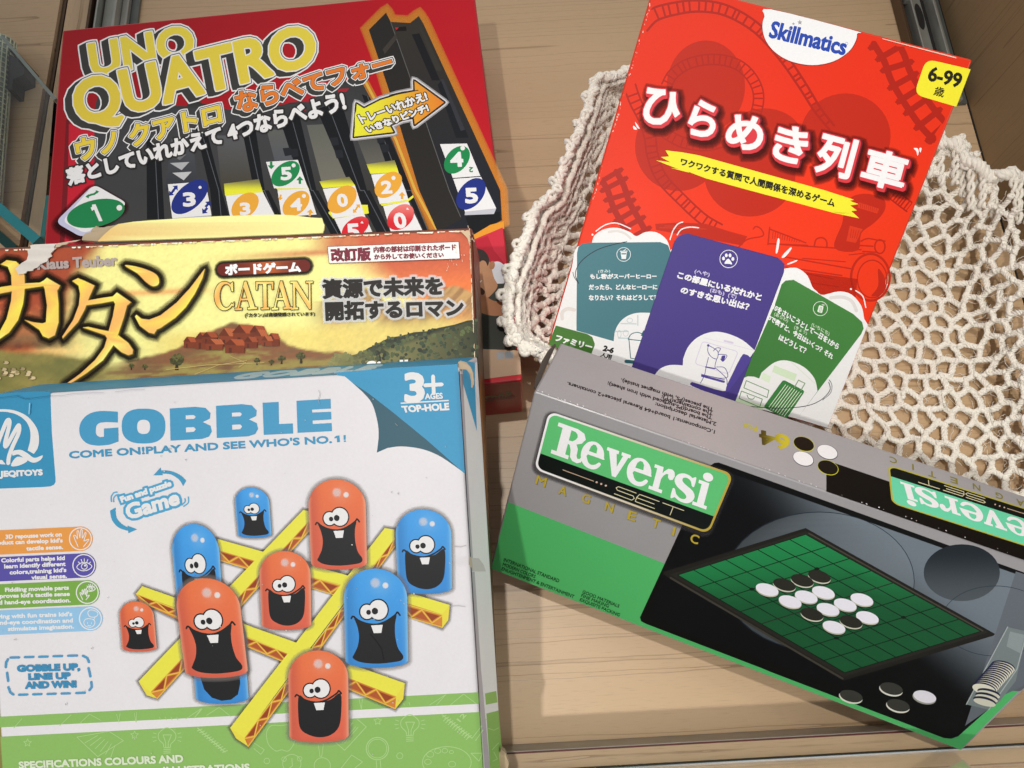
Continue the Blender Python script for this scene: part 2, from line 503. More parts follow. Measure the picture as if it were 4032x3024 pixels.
LIPZ = .022
# shelf board: two boards whose joint shows between the boxes
tag(slabs('floor', [(-.2995, .336, -.0668, .2985, -.018, 0), (-.2995, .336, .2987, .62, -.018, 0)], WOOD), 'pale maple shelf board with fine horizontal grain', 'shelf board', kind='structure')
tag(slabs('floor_underlay', [(-1.6, 1.6, -.5, .9, -.06, -.03)], DARK), 'dark gap under the shelf board', 'floor', kind='structure')
t = thing('neighbouring_shelf', 'pale maple board beyond the dark groove at the upper left', 'shelf board', (-.7, .2, 0))
slabs('board', [(-1.2, -.3275, -.0668, .62, -.018, .001)], WOOD, t)
t = thing('edge_strip', 'narrow maple strip with lengthwise grain left of the red tray game', 'wood strip', (-.31, .3, 0))
slabs('strip', [(-.3215, -.3, -.0668, .62, -.018, .0008)], WOODY, t)
t = thing('groove_trim', 'thin dark brown trim line in the groove at the upper left', 'trim', (-.325, .3, 0))
slabs('trim', [(-.3272, -.3218, -.0668, .62, -.018, -.0025), (-.3255, -.3237, -.0668, .62, -.018, -.0008)], BRONZE, t)

def rail(name, label, x, side):
    t = thing(name, label, 'rail', (x, .5, 0))
    s = side
    def X(a, b): return (x+min(s*a, s*b), x+max(s*a, s*b))
    slabs('base_plate', [(*X(.0005, .034), .33, .61, 0.0006, .003)], STEEL2, t, .0004)
    slabs('outer_lip', [(*X(.000, .0022), .33, .61, 0.0008, .010), (*X(.0030, .0052), .33, .61, .0034, .0065)], BRONZE, t, .0004)
    slabs('inner_channel', [(*X(.0070, .0085), .33, .61, .0034, .012), (*X(.0092, .0185), .33, .61, .0034, .0055),
                            (*X(.0215, .0235), .33, .61, .0034, .014), (*X(.0238, .0285), .33, .61, .0034, .0075)], STEEL, t, .0005)
    slabs('slot_strip', [(*X(.0187, .0213), .33, .61, .0034, .0045)], DARK, t)
    for (cx_, cy_) in ((x+s*.0150, .405), (x+s*.0150, .475), (x+s*.0150, .545)):
        ring = ell((cx_, cy_), .0028, .012, n=20)
        V = [(a, b, .0057) for a, b in ring]+[(a, b, .0050) for a, b in ring]
        mesh_obj('slot', V, [tuple(range(20))]+[(i, 20+i, 20+(i+1) % 20, (i+1) % 20) for i in range(20)], DARK, t)
    slabs('roller', [(*X(.0040, .0090), .415, .428, .0066, .0120)], STEEL, t, .001)
    return t
rail('drawer_rail', 'grey metal rail with a black slot beside the right wooden wall', .3005, 1)
rail('drawer_rail', 'brown and steel rail behind the upper left corner of the red tray game', -.299, 1)

t = thing('side_wall', 'brown wooden side wall with upright grain at the upper right', 'wall', (.345, .2, 0))
slabs('panel', [(.3368, .36, -.0668, .62, .0008, .2)], WOODZ, t)
slabs('wall_gap', [(.3361, .3367, -.0668, .62, -.02, .0006)], DARK, t)

t = thing('front_sill', 'maple sill with a thin dark red line along the bottom edge', 'sill', (0, -.07, 0))
slabs('sill_board', [(-1.2, 1.2, -.0930, -.0674, -.018, LIPZ-.0010)], WOOD, t)
slabs('edge_band', [(-1.2, 1.2, -.0673, -.0669, -.018, LIPZ-.0008)], plain('edge_band_grey', '#a9a197', .45), t)
slabs('red_line', [(-1.2, 1.2, -.0681, -.06735, LIPZ-.0030, LIPZ-.0004)], plain('dark_red_edging', '#5e2018', .4), t)
t = thing('front_glass', 'clear glass pane standing on the sill along the bottom edge', 'glass pane', (0, -.078, LIPZ))
GLASS = glass_material('clear_glass', (.93, .97, .95))
TEAL = plain('glass_edge_teal', '#2f6a68', .15)
slabs('pane', [(-1.0, 1.0, -.0806, -.0764, LIPZ+.0030, LIPZ+.070)], GLASS, t)
slabs('glass_edge', [(-1.0, 1.0, -.0806, -.0760, LIPZ-.0008, LIPZ+.0027)], plain('dark_green_edge', '#28332e', .55, 0, .2), t)

# glass shelf at the left and what it carries
t = thing('glass_shelf', 'clear glass sheet with teal edges at the left, touching the red tray game', 'glass sheet', tuple(at_z((80, 600), .03)))
GZ = .034
gl = [(-420, -330), (0, 146), (211, 396), (181, 770), (158, 936), (0, 803), (-420, 450)]
extrude_px('sheet', gl, GZ-.0055, GZ, glass_material('sheet_glass', (.92, .975, .96)), t)
def edge_bar(pa, pb, z0, z1, w, mat, name):
    a = at_z(pa, z1); b = at_z(pb, z1); d = (b-a)[:2]; n = np.array([-d[1], d[0]])/np.hypot(*d)*w
    V = [(*a[:2], z1), (*b[:2], z1), (*(b[:2]+n), z1), (*(a[:2]+n), z1)]; V += [(x, y, z0) for x, y, _ in V]
    return mesh_obj(name, V, [(0, 1, 2, 3), (7, 6, 5, 4), (0, 4, 5, 1), (1, 5, 6, 2), (2, 6, 7, 3), (3, 7, 4, 0)], mat, t)
edge_bar((-300, 540), (158, 932), GZ-.010, GZ+.0004, -.0062, plain('teal_polished_edge', '#2c7f86', .12), 'front_edge')
edge_bar((-300, 640), (66, 966), .004, .010, -.0060, plain('deep_teal_reflection', '#17423f', .15), 'edge_reflection')  # dark bar standing in for the reflection of the sheet's edge
edge_bar((0, 144), (211, 394), GZ-.004, GZ+.0006, .0022, plain('grey_polished_edge', '#7d8781', .2), 'back_edge')
edge_bar((181, 770), (158, 932), GZ-.006, GZ+.0005, .003, TEAL, 'side_edge')

def tube_along(p, q, r, n=8):
    p, q = np.array(p, float), np.array(q, float); d = (q-p)/np.linalg.norm(q-p)
    a = np.cross(d, [0, 0, 1.]) if abs(d[2]) < .9 else np.cross(d, [1., 0, 0]); a /= np.linalg.norm(a); b = np.cross(d, a)
    V = [p+r*(math.cos(2*math.pi*i/n)*a+math.sin(2*math.pi*i/n)*b) for i in range(n)]+[q+r*(math.cos(2*math.pi*i/n)*a+math.sin(2*math.pi*i/n)*b) for i in range(n)]
    F = [(i, (i+1) % n, n+(i+1) % n, n+i) for i in range(n)]+[tuple(range(n-1, -1, -1)), tuple(range(n, 2*n))]
    return V, F
# roll of white grid netting lying under the glass
ax0, ax1 = at_z((6, 168), .012), at_z((-48, 820), .012)
t = thing('netting_roll', 'roll of pale grid netting under the glass at the left edge', 'netting', tuple(ax0))
V, F = tube_along(ax0, ax1, .0085, 20); mesh_obj('core', V, F, plain('grey_film', '#8b9690', .35), t, smooth=False)
V = []; F = []
d = (ax1-ax0); L = np.linalg.norm(d); d /= L; sa = np.cross(d, [0, 0, 1.]); sa /= np.linalg.norm(sa); sb = np.cross(sa, d)
for i in range(34):
    c = ax0+d*L*i/33; pr = None
    for j in range(17):
        a = 2*math.pi*j/16; pt = c+.0092*(math.cos(a)*sa+math.sin(a)*sb)
        if pr is not None:
            v, f = tube_along(pr, pt, .00055, 4); k = len(V); V += v; F += [tuple(k+x for x in y) for y in f]
        pr = pt
for j in range(18):
    a = 2*math.pi*j/18; o_ = .0092*(math.cos(a)*sa+math.sin(a)*sb)
    v, f = tube_along(ax0+o_, ax1+o_, .00055, 4); k = len(V); V += v; F += [tuple(k+x for x in y) for y in f]
mesh_obj('grid', V, F, plain('white_plastic_grid', '#c9cfb4', .4), t)
t = thing('black_clip', 'black plastic clip under the glass beside the netting roll', 'clip', tuple(at_z((75, 290), 0)))
BLK = plain('black_plastic', '#121212', .45)
extrude_px('plate', [(47, 225), (62, 232), (105, 268), (104, 306), (62, 322), (58, 362), (38, 362)], 0.001, .014, BLK, t)
extrude_px('prong', rounded([(44, 190), (56, 190), (60, 212), (46, 214)], 4), 0.001, .020, BLK, t)
extrude_px('prong', rounded([(74, 224), (88, 224), (88, 248), (76, 250)], 4), 0.001, .020, BLK, t)

# ------------------------------------------------------------------ the boxes
def plane_pt(p, o, n):
    d = ray(p); return CAMLOC+d*(np.dot(np.array(o)-CAMLOC, n)/np.dot(d, n))
# red tray game: lies flat on the board
e1 = np.array([.99811, .0615, 0.]); e1 /= np.linalg.norm(e1); e2 = np.array([e1[1], -e1[0], 0.])
UZ = .065; uTL = at_z((246, 118), UZ); UW = .2665; UL = .2700
u_c = [uTL, uTL+e1*UW, uTL+e1*UW+e2*UL, uTL+e2*UL]
red_box = thing('board_game_box', 'flat red game box with the black card tray picture, lying at the back left', 'game box', tuple(u_c[0]*.5+u_c[2]*.5-np.array([0, 0, UZ])), 'boxed games on the shelf')
box_body('box_body', u_c, (0, 0, 1), UZ-.0005, card_material('red_card', '#a3222b', .38, .06), red_box)
F_UNO = Face(u_c[0]+np.array([0, 0, .00006]), (0, 0, 1), red_box)
uside = Face(u_c[2]-e2*-.00006, e2, red_box)

# worn landscape game: leans on the red one
c1 = W @ np.array([1, -.042, 0]); c1 /= np.linalg.norm(c1); c2 = W @ np.array([.042, 1, 0]); c2 /= np.linalg.norm(c2); cn = -(W @ np.array([0, 0, 1.]))
CD = .331
cTR = at_depth((1860, 896), CD); CWD, CLN, CTH = .2600, .2430, .068
c_c = [cTR-c1*CWD, cTR, cTR+c2*CLN, cTR-c1*CWD+c2*CLN]
worn_box = thing('board_game_box', 'worn yellow and rust game box with a torn top edge and village landscape', 'game box', tuple(c_c[2]*.5+c_c[3]*.5+cn*-CTH), 'boxed games on the shelf')
box_body('box_body', c_c, cn, CTH, card_material('worn_rust_card', '#6d3a28', .5, .1, .15), worn_box, .0014)
F_CAT = Face(cTR+cn*.00006, cn, worn_box)
F_CATS = Face(cTR+c1*.00006, c1, worn_box)

# white stacking-cup game in front of it
g1 = np.array([.99943291, -.00189028, .03361986]); g2 = np.array([.00803883, -.95616008, -.29273416]); gn = -np.array([.03269932, .29283841, -.95560265])
gTR = at_depth((1806, 1446), .2860); GW, GL, GT = .1897, .1900, .0400
GL_ = GL
g_c = [gTR-g1*GW, gTR, gTR+g2*GL_, gTR-g1*GW+g2*GL_]
white_box = thing('board_game_box', 'white game box with blue title and orange and blue smiling cups', 'game box', tuple(g_c[2]*.5+g_c[3]*.5-gn*GT), 'boxed games on the shelf')
def flared_body():
    f = [p for p in g_c]; bk = [g_c[0]-g1*.004-g2*.0055, g_c[1]+g1*.0045-g2*.0055, g_c[2]+g1*.0045+g2*.004, g_c[3]-g1*.004+g2*.004]
    bk = [p-gn*GT for p in bk]
    bm = bmesh.new(); vs = [bm.verts.new(p-np.array(white_box.location)) for p in f+bk]
    for q in [(0, 1, 2, 3), (7, 6, 5, 4), (0, 4, 5, 1), (1, 5, 6, 2), (2, 6, 7, 3), (3, 7, 4, 0)]: bm.faces.new([vs[i] for i in q])
    bmesh.ops.recalc_face_normals(bm, faces=bm.faces)
    bmesh.ops.bevel(bm, geom=list(bm.edges), offset=.0009, segments=3, profile=.5, affect='EDGES')
    me = bpy.data.meshes.new('box_body'); bm.to_mesh(me); bm.free(); me.materials.append(card_material('white_card', '#b9b8ba', .42, .15, .1))
    o = bpy.data.objects.new('box_body', me); COL.objects.link(o); o.parent = white_box
    return bk
g_bk = flared_body()
F_GOB = Face(gTR+gn*.00006, gn, white_box)
def side_face(a, b, c, root, lift=.00006):
    n = np.cross(b-a, c-a); n /= np.linalg.norm(n); m = np.array(root.location)
    if np.dot(n, a-m) < 0: n = -n
    return Face(a+n*lift, n, root)
F_GOBR = side_face(g_c[1], g_c[2], g_bk[1], white_box)
F_GOBT = side_face(g_c[0], g_c[1], g_bk[1], white_box)

# red question-card game: stands in the crochet bag, leaning back
s1 = np.array([.93620497, -.35055545, -.02512246]); s2 = np.array([-.31736542, -.8125254, -.48895978]); sn = -np.array([.15099488, .46573958, -.87194449])
SD = .382; sTL = at_depth((2581.1, -86.7), SD); SW, SL, ST = .43013*SD, .525*SD, .042
s_c = [sTL, sTL+s1*SW, sTL+s1*SW+s2*SL, sTL+s2*SL]
card_box = thing('card_game_box', 'bright red game box with white Japanese title and train, leaning in the crochet bag', 'game box', tuple(s_c[2]*.5+s_c[3]*.5-sn*ST), 'boxed games on the shelf')
box_body('box_body', s_c, sn, ST, card_material('orange_red_card', '#cf3216', .36, .08), card_box, .0013)
F_SK = Face(sTL+sn*.00006, sn, card_box)

# grey disc game: stands on its lower edge, leaning back
RD = .333
rA = at_depth((2103, 1541), RD)
r1 = W @ np.array([.93477199, .32090112, -.15239356]); r2 = W @ np.array([-.18077437, .79896782, .57355999]); r3 = W @ np.array([.30581359, -.50859896, .80486343])
RW, RH, RT = .75485*RD, .36843*RD, .14280*RD
r_c = [rA, rA+r1*RW, rA+r1*RW+r2*RH, rA+r2*RH]
disc_box = thing('board_game_box', 'long grey and green game box with a disc board picture, leaning at the lower right', 'game box', tuple(r_c[2]*.5+r_c[3]*.5+r3*RT), 'boxed games on the shelf')
box_body('box_body', r_c, -r3, RT, card_material('grey_card', '#8b898a', .34, .1), disc_box, .0010)
F_REV = Face(rA-r3*.00006, -r3, disc_box)
F_REVT = Face(rA-r2*.00006, -r2, disc_box)

# ------------------------------------------------------------------ crochet bag
def yarn_material():
    m, nt, b = nodes_of('cotton_yarn')
    tc = add(nt, 'ShaderNodeTexCoord')
    n = add(nt, 'ShaderNodeTexNoise'); n.inputs['Scale'].default_value = 700; n.inputs['Detail'].default_value = 3
    nt.links.new(tc.outputs['Object'], n.inputs['Vector'])
    n2 = add(nt, 'ShaderNodeTexNoise'); n2.inputs['Scale'].default_value = 130; n2.inputs['Detail'].default_value = 3
    nt.links.new(tc.outputs['Object'], n2.inputs['Vector'])
    mx = add(nt, 'ShaderNodeMix', data_type='RGBA'); mx.inputs[6].default_value = (*lin('#efe8d8'), 1); mx.inputs[7].default_value = (*lin('#fcf9f0'), 1)
    nt.links.new(n2.outputs[0], mx.inputs[0]); nt.links.new(mx.outputs[2], b.inputs['Base Color'])
    b.inputs['Roughness'].default_value = .75; b.inputs['Sheen Weight'].default_value = .4; b.inputs['Specular IOR Level'].default_value = .3
    bp = add(nt, 'ShaderNodeBump'); bp.inputs['Strength'].default_value = .55; bp.inputs['Distance'].default_value = .0008
    nt.links.new(n.outputs[0], bp.inputs['Height']); nt.links.new(bp.outputs[0], b.inputs['Normal'])
    return m
YARN = yarn_material()
class Yarn:
    def __init__(self): self.V = []; self.F = []; self.n = 0
    def tube(self, pts, r, sides=6):
        p = np.asarray(pts, float); N = len(p)
        t = np.gradient(p, axis=0); t /= np.linalg.norm(t, axis=1)[:, None]+1e-12
        ref = np.array([0, 0, 1.]) if abs(t[0][2]) < .85 else np.array([1., 0, 0])
        a = np.cross(t, ref); a /= np.linalg.norm(a, axis=1)[:, None]+1e-12; b = np.cross(t, a)
        r = np.broadcast_to(np.asarray(r, float), (N,))
        an = np.arange(sides)*2*math.pi/sides
        ring = p[:, None, :]+r[:, None, None]*(np.cos(an)[None, :, None]*a[:, None, :]+np.sin(an)[None, :, None]*b[:, None, :])
        self.V.append(ring.reshape(-1, 3)); k = self.n; self.n += N*sides
        for i in range(N-1):
            for j in range(sides):
                j2 = (j+1) % sides
                self.F.append((k+i*sides+j, k+i*sides+j2, k+(i+1)*sides+j2, k+(i+1)*sides+j))
        self.F.append(tuple(k+j for j in range(sides-1, -1, -1))); self.F.append(tuple(k+(N-1)*sides+j for j in range(sides)))
    def twist(self, path, amp, r, turns, plies=2, phase=None, lift=0.):
        p = np.asarray(path, float); N = len(p)
        t = np.gradient(p, axis=0); t /= np.linalg.norm(t, axis=1)[:, None]+1e-12
        ref = np.array([0, 0, 1.]) if abs(t[0][2]) < .85 else np.array([1., 0, 0])
        a = np.cross(t, ref); a /= np.linalg.norm(a, axis=1)[:, None]+1e-12; b = np.cross(t, a)
        ph = rng.uniform(0, 6.28) if phase is None else phase
        s = np.linspace(0, 1, N)*turns*2*math.pi
        for k in range(plies):
            q = ph+s+2*math.pi*k/plies
            am = amp*(.85+.3*rng.random())
            self.tube(p+am*(np.cos(q)[:, None]*a+.8*np.sin(q)[:, None]*b), r*(.9+.2*rng.random(N)))
    def knot(self, c, R, r):
        for _ in range(2):
            n = rng.normal(size=3); n[2] = abs(n[2])+.7; n /= np.linalg.norm(n)
            a = np.cross(n, [1, 0, 0]); a /= np.linalg.norm(a); b = np.cross(n, a)
            q = np.linspace(0, 2*math.pi, 9)+rng.uniform(0, 6)
            self.tube(c+R*(np.cos(q)[:, None]*a+np.sin(q)[:, None]*b)*(.7+.4*rng.random()), r, 5)
    def build(self, name, parent): return mesh_obj(name, np.concatenate(self.V), self.F, YARN, parent, smooth=True)
def hex_net(yarn, i0, i1, j0, j1, size, surf, ok, amp=.00128, r=.00078, jit=.0013, steps=9, knots=True):
    """honeycomb of twisted strands; surf maps net coordinates (m) to the world"""
    a = math.sqrt(3)*size; nodes = {}; edges = set()
    for j in range(j0, j1):
        for i in range(i0, i1):
            cx_, cy_ = (i+.5*(j & 1))*a, j*1.5*size; ks = []
            for k in range(6):
                t = math.radians(60*k+30); key = (round((cx_+size*math.cos(t))/a*2), round((cy_+size*math.sin(t))/size*2))
                if key not in nodes: nodes[key] = np.array([key[0]*a/2, key[1]*size/2])+rng.normal(0, jit, 2)
                ks.append(key)
            for k in range(6): edges.add(tuple(sorted((ks[k], ks[(k+1) % 6]))))
    lift = {k: rng.uniform(0, .0022) for k in nodes}
    for k1, k2 in edges:
        A, B = nodes[k1], nodes[k2]
        if not (ok(*A) and ok(*B)): continue
        s = np.linspace(-.12, 1.12, steps)[:, None]; m2 = A*(1-s)+B*s
        d = B-A; m2 = m2+np.array([-d[1], d[0]])/np.hypot(*d)*rng.normal(0, .0005)*(4*s*(1-s))
        pth = np.array([surf(*q) for q in m2]); ll = lift[k1]*(1-s)+lift[k2]*s+.0010*np.sin(np.clip(s, 0, 1)*math.pi)
        pth[:, 2] += ll[:, 0]
        yarn.twist(pth, amp, r, 1.5, 4)
        for _ in range(2): yarn.tube(pth+np.cumsum(rng.normal(0, .0006, pth.shape), axis=0)+rng.normal(0, .0012, 3), .00016, 3)
    if knots:
        for k, p in nodes.items():
            if ok(*p):
                c = np.array(surf(*p)); c[2] += lift[k]+.001
                yarn.knot(c, .0018, r*1.05); yarn.knot(c, .0012, r)
bag = thing('crochet_bag', 'cream crochet net bag lying open around the bright red game box', 'net bag', tuple(at_z((3600, 1500), 0)))
# part lying on the board and climbing at its far and right sides
XS, YS, RR = .283, .205, .020
def climb(v, v0, R, lim):
    d = v-v0
    if d <= 0: return v, 0.
    q = d/R
    if q < lim: return v0+R*math.sin(q), R*(1-math.cos(q))
    e = d-R*lim
    return v0+R*math.sin(lim)+e*math.cos(lim), R*(1-math.cos(lim))+e*math.sin(lim)
o0 = at_z(P('C3', 1085, 450)[0], .004)
def surf_r(u, v):
    x, y = o0[0]+u*.997+v*.05, o0[1]+v*.997-u*.06
    x2, zx = climb(x, XS, RR, 1.15); y2, zy = climb(y, YS, .03, .62)
    return np.array([x2, y2, .0028+zx+zy])
def ok_r(u, v):
    p = surf_r(u, v)
    return p[2] < .046 and p[1] > -.02 and p[0] > .10
yr = Yarn(); hex_net(yr, -16, 16, -18, 25, .0069, surf_r, ok_r)
yr.build('net_base', bag)
# rim of that part
rim = [(3600, 520), (3690, 552), (3773, 583), (3822, 640), (3905, 690), (3990, 690), (4075, 705), (4180, 740)]
pts = np.array([at_z(p, .046) for p in smooth(rim, 10, False)]); pts[:, 2] += .002*np.sin(np.linspace(0, 30, len(pts)))
yr = Yarn(); yr.twist(pts, .0022, .0018, 12, 3)
for p in pts[::4]: yr.knot(p+rng.normal(0, .0012, 3), .0030, .0017)
for p in pts[::6]:
    q = p+np.array([.003, -.022, -.014])+rng.normal(0, .002, 3); s = np.linspace(0, 1, 12)[:, None]
    yr.twist(p*(1-s)+q*s, .0016, .0012, 2, 2)
yr.build('rim', bag)
# standing wall at the left of the box
rimL = [(2520, 250), (2425, 300), (2352, 312), (2322, 400), (2290, 490), (2262, 560), (2205, 700), (2180, 770), (2113, 820), (2082, 905), (2040, 1010), (2012, 1085), (2000, 1180), (2003, 1270), (2030, 1335), (2085, 1372), (2150, 1400), (2215, 1440), (2300, 1490)]
botL = [(2600, 300), (2560, 320), (2520, 360), (2500, 450), (2470, 540), (2440, 620), (2390, 760), (2360, 840), (2330, 920), (2300, 980), (2270, 1060), (2250, 1120), (2235, 1180), (2230, 1230), (2235, 1270), (2250, 1295), (2270, 1310), (2310, 1330), (2370, 1370)]
rz = [.030, .036, .042, .046, .050, .053, .056, .058, .060, .062, .066, .068, .070, .071, .071, .070, .066, .056, .04]
RL = np.array([at_z(p, z) for p, z in zip(rimL, rz)]); BL_ = np.array([at_z(p, .004) for p in botL])
def dense(A, n=8):
    out = []
    for c in range(3): out.append([q[0] for q in smooth([(x, 0) for x in A[:, c]], n, False)])
    return np.array(out).T
RL, BL_ = dense(RL), dense(BL_)
arc = np.r_[0, np.cumsum(np.linalg.norm(np.diff(RL, axis=0), axis=1))]
HW = .062
def surf_l(u, v):
    q = np.interp(u, arc, np.arange(len(arc))); i = min(int(q), len(RL)-2); f_ = q-i
    a = RL[i]*(1-f_)+RL[i+1]*f_; b = BL_[i]*(1-f_)+BL_[i+1]*f_; t = np.clip(v/HW, 0, 1)
    p = a*(1-t)+b*t; bul = math.sin(t*math.pi)*.008
    return p+np.array([-bul, -.2*bul, 0])
yl = Yarn()
hex_net(yl, 0, 40, 0, 8, .0068, surf_l, lambda u, v: 0 <= u <= arc[-1] and 0 <= v <= HW, amp=.0012, r=.0011)
hex_net(yl, 0, 40, 0, 8, .0062, lambda u, v: surf_l(u+.003, v+.002)+np.array([.004, -.002, -.004]), lambda u, v: 0 <= u <= arc[-1]-.01 and 0 <= v <= HW*.55, amp=.0012, r=.001, knots=False)
yl.build('standing_wall', bag)
yl = Yarn(); yl.twist(RL, .0019, .00155, 34, 3)
for p in RL[::3]: yl.knot(p+rng.normal(0, .0008, 3)+np.array([0, 0, .001]), .0025, .0014)
for i in range(4, len(RL)-4, 9):
    p = RL[i]; q = p+np.array([-.0035, -.001, .001])
    yl.knot(q, .0024, .0014)
yl.build('rim', bag)

# ------------------------------------------------------------------ print of the red tray game
def proj(Pw):
    c = W.T @ (np.array(Pw)-CAMLOC); return (c[0]/c[2]*FOC+PCX, c[1]/c[2]*FOC+PCY)
def inset_px(corners, m=.0012):
    c = [np.array(p, float) for p in corners]; out = []
    for i in range(4):
        a, b, d = c[i-1], c[i], c[(i+1) % 4]
        out.append(proj(b+(a-b)/np.linalg.norm(a-b)*m+(d-b)/np.linalg.norm(d-b)*m))
    return out
_tab = rng.random((256, 256))
def vnoise(x, y):
    xi, yi = math.floor(x), math.floor(y); fx, fy = x-xi, y-yi
    fx = fx*fx*(3-2*fx); fy = fy*fy*(3-2*fy)
    g = lambda a, b: _tab[a & 255, b & 255]
    return (g(xi, yi)*(1-fx)+g(xi+1, yi)*fx)*(1-fy)+(g(xi, yi+1)*(1-fx)+g(xi+1, yi+1)*fx)*fy
def fbm(x, y, o=4):
    s = 0; a = .5
    for _ in range(o): s += a*vnoise(x, y); x *= 2.03; y *= 2.03; a *= .5
    return s/(1-.5**o)
def sstep(a, b, x):
    t = min(1, max(0, (x-a)/(b-a))); return t*t*(3-2*t)
def ramp(stops):
    st = [(p, ink(c)) for p, c in stops]
    def f(t):
        if t <= st[0][0]: return st[0][1]
        for (a, ca), (b, cb) in zip(st, st[1:]):
            if t <= b: return mixc(ca, cb, (t-a)/(b-a))
        return st[-1][1]
    return f
def A0(*xy): return P('A0', *xy)
F = F_UNO
uq = inset_px(u_c)
F.begin('printed_front')
red = ramp([(0, '#921820'), (.45, '#9f1922'), (.8, '#b11722'), (1, '#b41b26')])
F.grid(uq, 40, 40, lambda p: red((p[0]-160)/1800+.06*(fbm(p[0]/160, p[1]/90)-.5))*(.96+.1*fbm(p[0]/300+7, p[1]/60)))
F.poly(A0(575, 1040, 545, 1659)+P('B0', 395, 440, 535, 440, 575, 0)[0:0]+P('B0', 545, 0, 520, 455, 565, 455)+A0(590, 1659, 605, 1040), '#6e1820')
F.poly(A0(600, 1080, 590, 1659)+P('B0', 560, 470, 700, 470)+A0(820, 1659, 822, 1080), '#bb2031')
# tray
tray = A0(822, 1659, 822, 960, 850, 835, 905, 925, 1225, 925, 1262, 810, 1330, 915, 1625, 925, 1662, 835, 1760, 900, 2000, 955)+P('A1', 30, 945, 285, 905, 335, 885, 525, 890, 565, 780, 760, 710, 930, 690, 980, 720, 1230, 1215, 1400, 1659)+P('B1', 1590, 345, 700, 380)+P('B0', 2200, 480, 822, 480)
def trayc(p):
    a = sstep(300, 1500, p[0]); b = sstep(560, 900, p[1])
    base = mixc(ink('#2f2f2c'), ink('#3c3d40'), .5+.5*math.sin(p[0]/46.0))
    return mixc(base, ink('#454440'), .35*b)*(.9+.25*fbm(p[0]/30, p[1]/30))
F.put(*merge([tray]), trayc)
def sep(pts_l, pts_r, c='#17191c'):
    F.poly(pts_l+pts_r[::-1], c)
# lighter recesses between the black walls
for q, c0, c1_ in ((A0(1490, 1210, 1690, 1300, 1720, 1659, 1440, 1659), '#4c4f52', '#31333a'),
                   (P('A1', -330, 1180, -60, 1180, -10, 1659, -280, 1659), '#55575a', '#403c30'),
                   (P('A1', 110, 1130, 270, 1130, 420, 1400, 180, 1400), '#5a5c58', '#4f5258'),
                   (P('A1', 460, 1090, 640, 1080, 840, 1600, 600, 1630), '#5d5f58', '#6d6b62'),
                   (P('A1', 850, 1090, 1050, 1060, 1220, 1420, 990, 1450), '#3c3d3d', '#5d5c55')):
    F.grid([q[0], q[1], q[2], q[3]], 6, 10, lambda p, a=ink(c0), b=ink(c1_), y0=q[0][1], y1=q[2][1]: mixc(a, b, min(1, max(0, (p[1]-y0)/(y1-y0)))))
for l, r, hl in ((P('B0', 1275, -450, 1280, 250), P('B0', 1395, -450, 1432, 250), P('B0', 1345, -450, 1380, 250)),
             (P('A0', 1700, 1100, 1830, 1659)+P('B0', 1850, 220), P('A0', 1790, 1100, 1930, 1659)+P('B0', 1995, 220), P('A0', 1740, 1100, 1905, 1659)+P('B0', 1925, 220)),
             (P('A1', -110, 1100, 0, 1659)+P('B1', 60, 0, 145, 215), P('A1', 10, 1100, 95, 1659)+P('B1', 130, 0, 235, 215), P('A1', -60, 1100, 60, 1659)+P('B1', 90, 0, 180, 215)),
             (P('A1', 230, 1060, 430, 1659)+P('B1', 470, 0, 720, 480), P('A1', 390, 980, 545, 1659)+P('B1', 560, 0, 820, 480), P('A1', 320, 1000, 500, 1659)+P('B1', 515, 0, 790, 480)),
             (P('A1', 545, 950, 850, 1659)+P('B1', 880, 0, 1130, 480), P('A1', 760, 880, 985, 1659)+P('B1', 1010, 0, 1250, 480), P('A1', 640, 900, 925, 1659)+P('B1', 960, 0, 1210, 480)),
             (P('A1', 940, 820, 1230, 1659)+P('B1', 1320, 0, 1480, 360), P('A1', 1040, 860, 1380, 1659)+P('B1', 1420, 0, 1590, 360), P('A1', 990, 840, 1300, 1659)+P('B1', 1370, 0, 1520, 360))):
    sep(l, r); F.line(hl, 3.2, '#50545a')
for x, y in ((250, 1290), (310, 1300), (660, 1200), (700, 1310), (1060, 1180), (1100, 1260)):
    F.poly(P('A1', x, y, x+70, y-5, x+80, y+60, x+20, y+70), '#22252a')
# red rear windows of the tray and light in it
for q in (P('A1', 300, 830, 360, 770, 540, 740, 500, 880, 290, 895), P('A1', 320, 940, 440, 930, 455, 965, 330, 965), P('A1', 730, 775, 830, 770, 800, 800, 735, 805)):
    F.poly(q, '#a3222c')
F.end()
F.begin('printed_glow', soft=True)
rt = P('A1', 1000, 260, 1150, 110, 1190, 190, 1360, 200, 1435, 140, 1475, 205, 2145, 1659)+P('B1', 2160, 260, 1925, 380, 1600, 360)+P('A1', 1440, 1659, 1180, 800, 1095, 510)
og = fill(rt)
F.glow(*og, 30, '#e8913a', .93, 6)
ol = P('A1', 975, 720, 1235, 1215, 1405, 1659)+P('B1', 1590, 340)
F.put(*union(ribbon(ol, 26)), '#d98a36', .55); F.put(*union(ribbon(ol, 10)), '#f0b24a', .8)
F.end()
F.begin('tray_picture')
F.put(*og, lambda p: mixc(ink('#34302b'), ink('#20232a'), sstep(100, 700, p[1]))*(.85+.3*fbm(p[0]/40, p[1]/60)))
F.poly(P('A1', 1000, 260, 1150, 110, 1190, 190, 1440, 900, 1700, 1659)+P('B1', 1810, 250, 1600, 360)+P('A1', 1440, 1659, 1180, 800), '#282624')
F.line(P('A1', 1190, 190, 1440, 900, 1700, 1659)+P('B1', 1800, 230), 3, '#5a5a58')
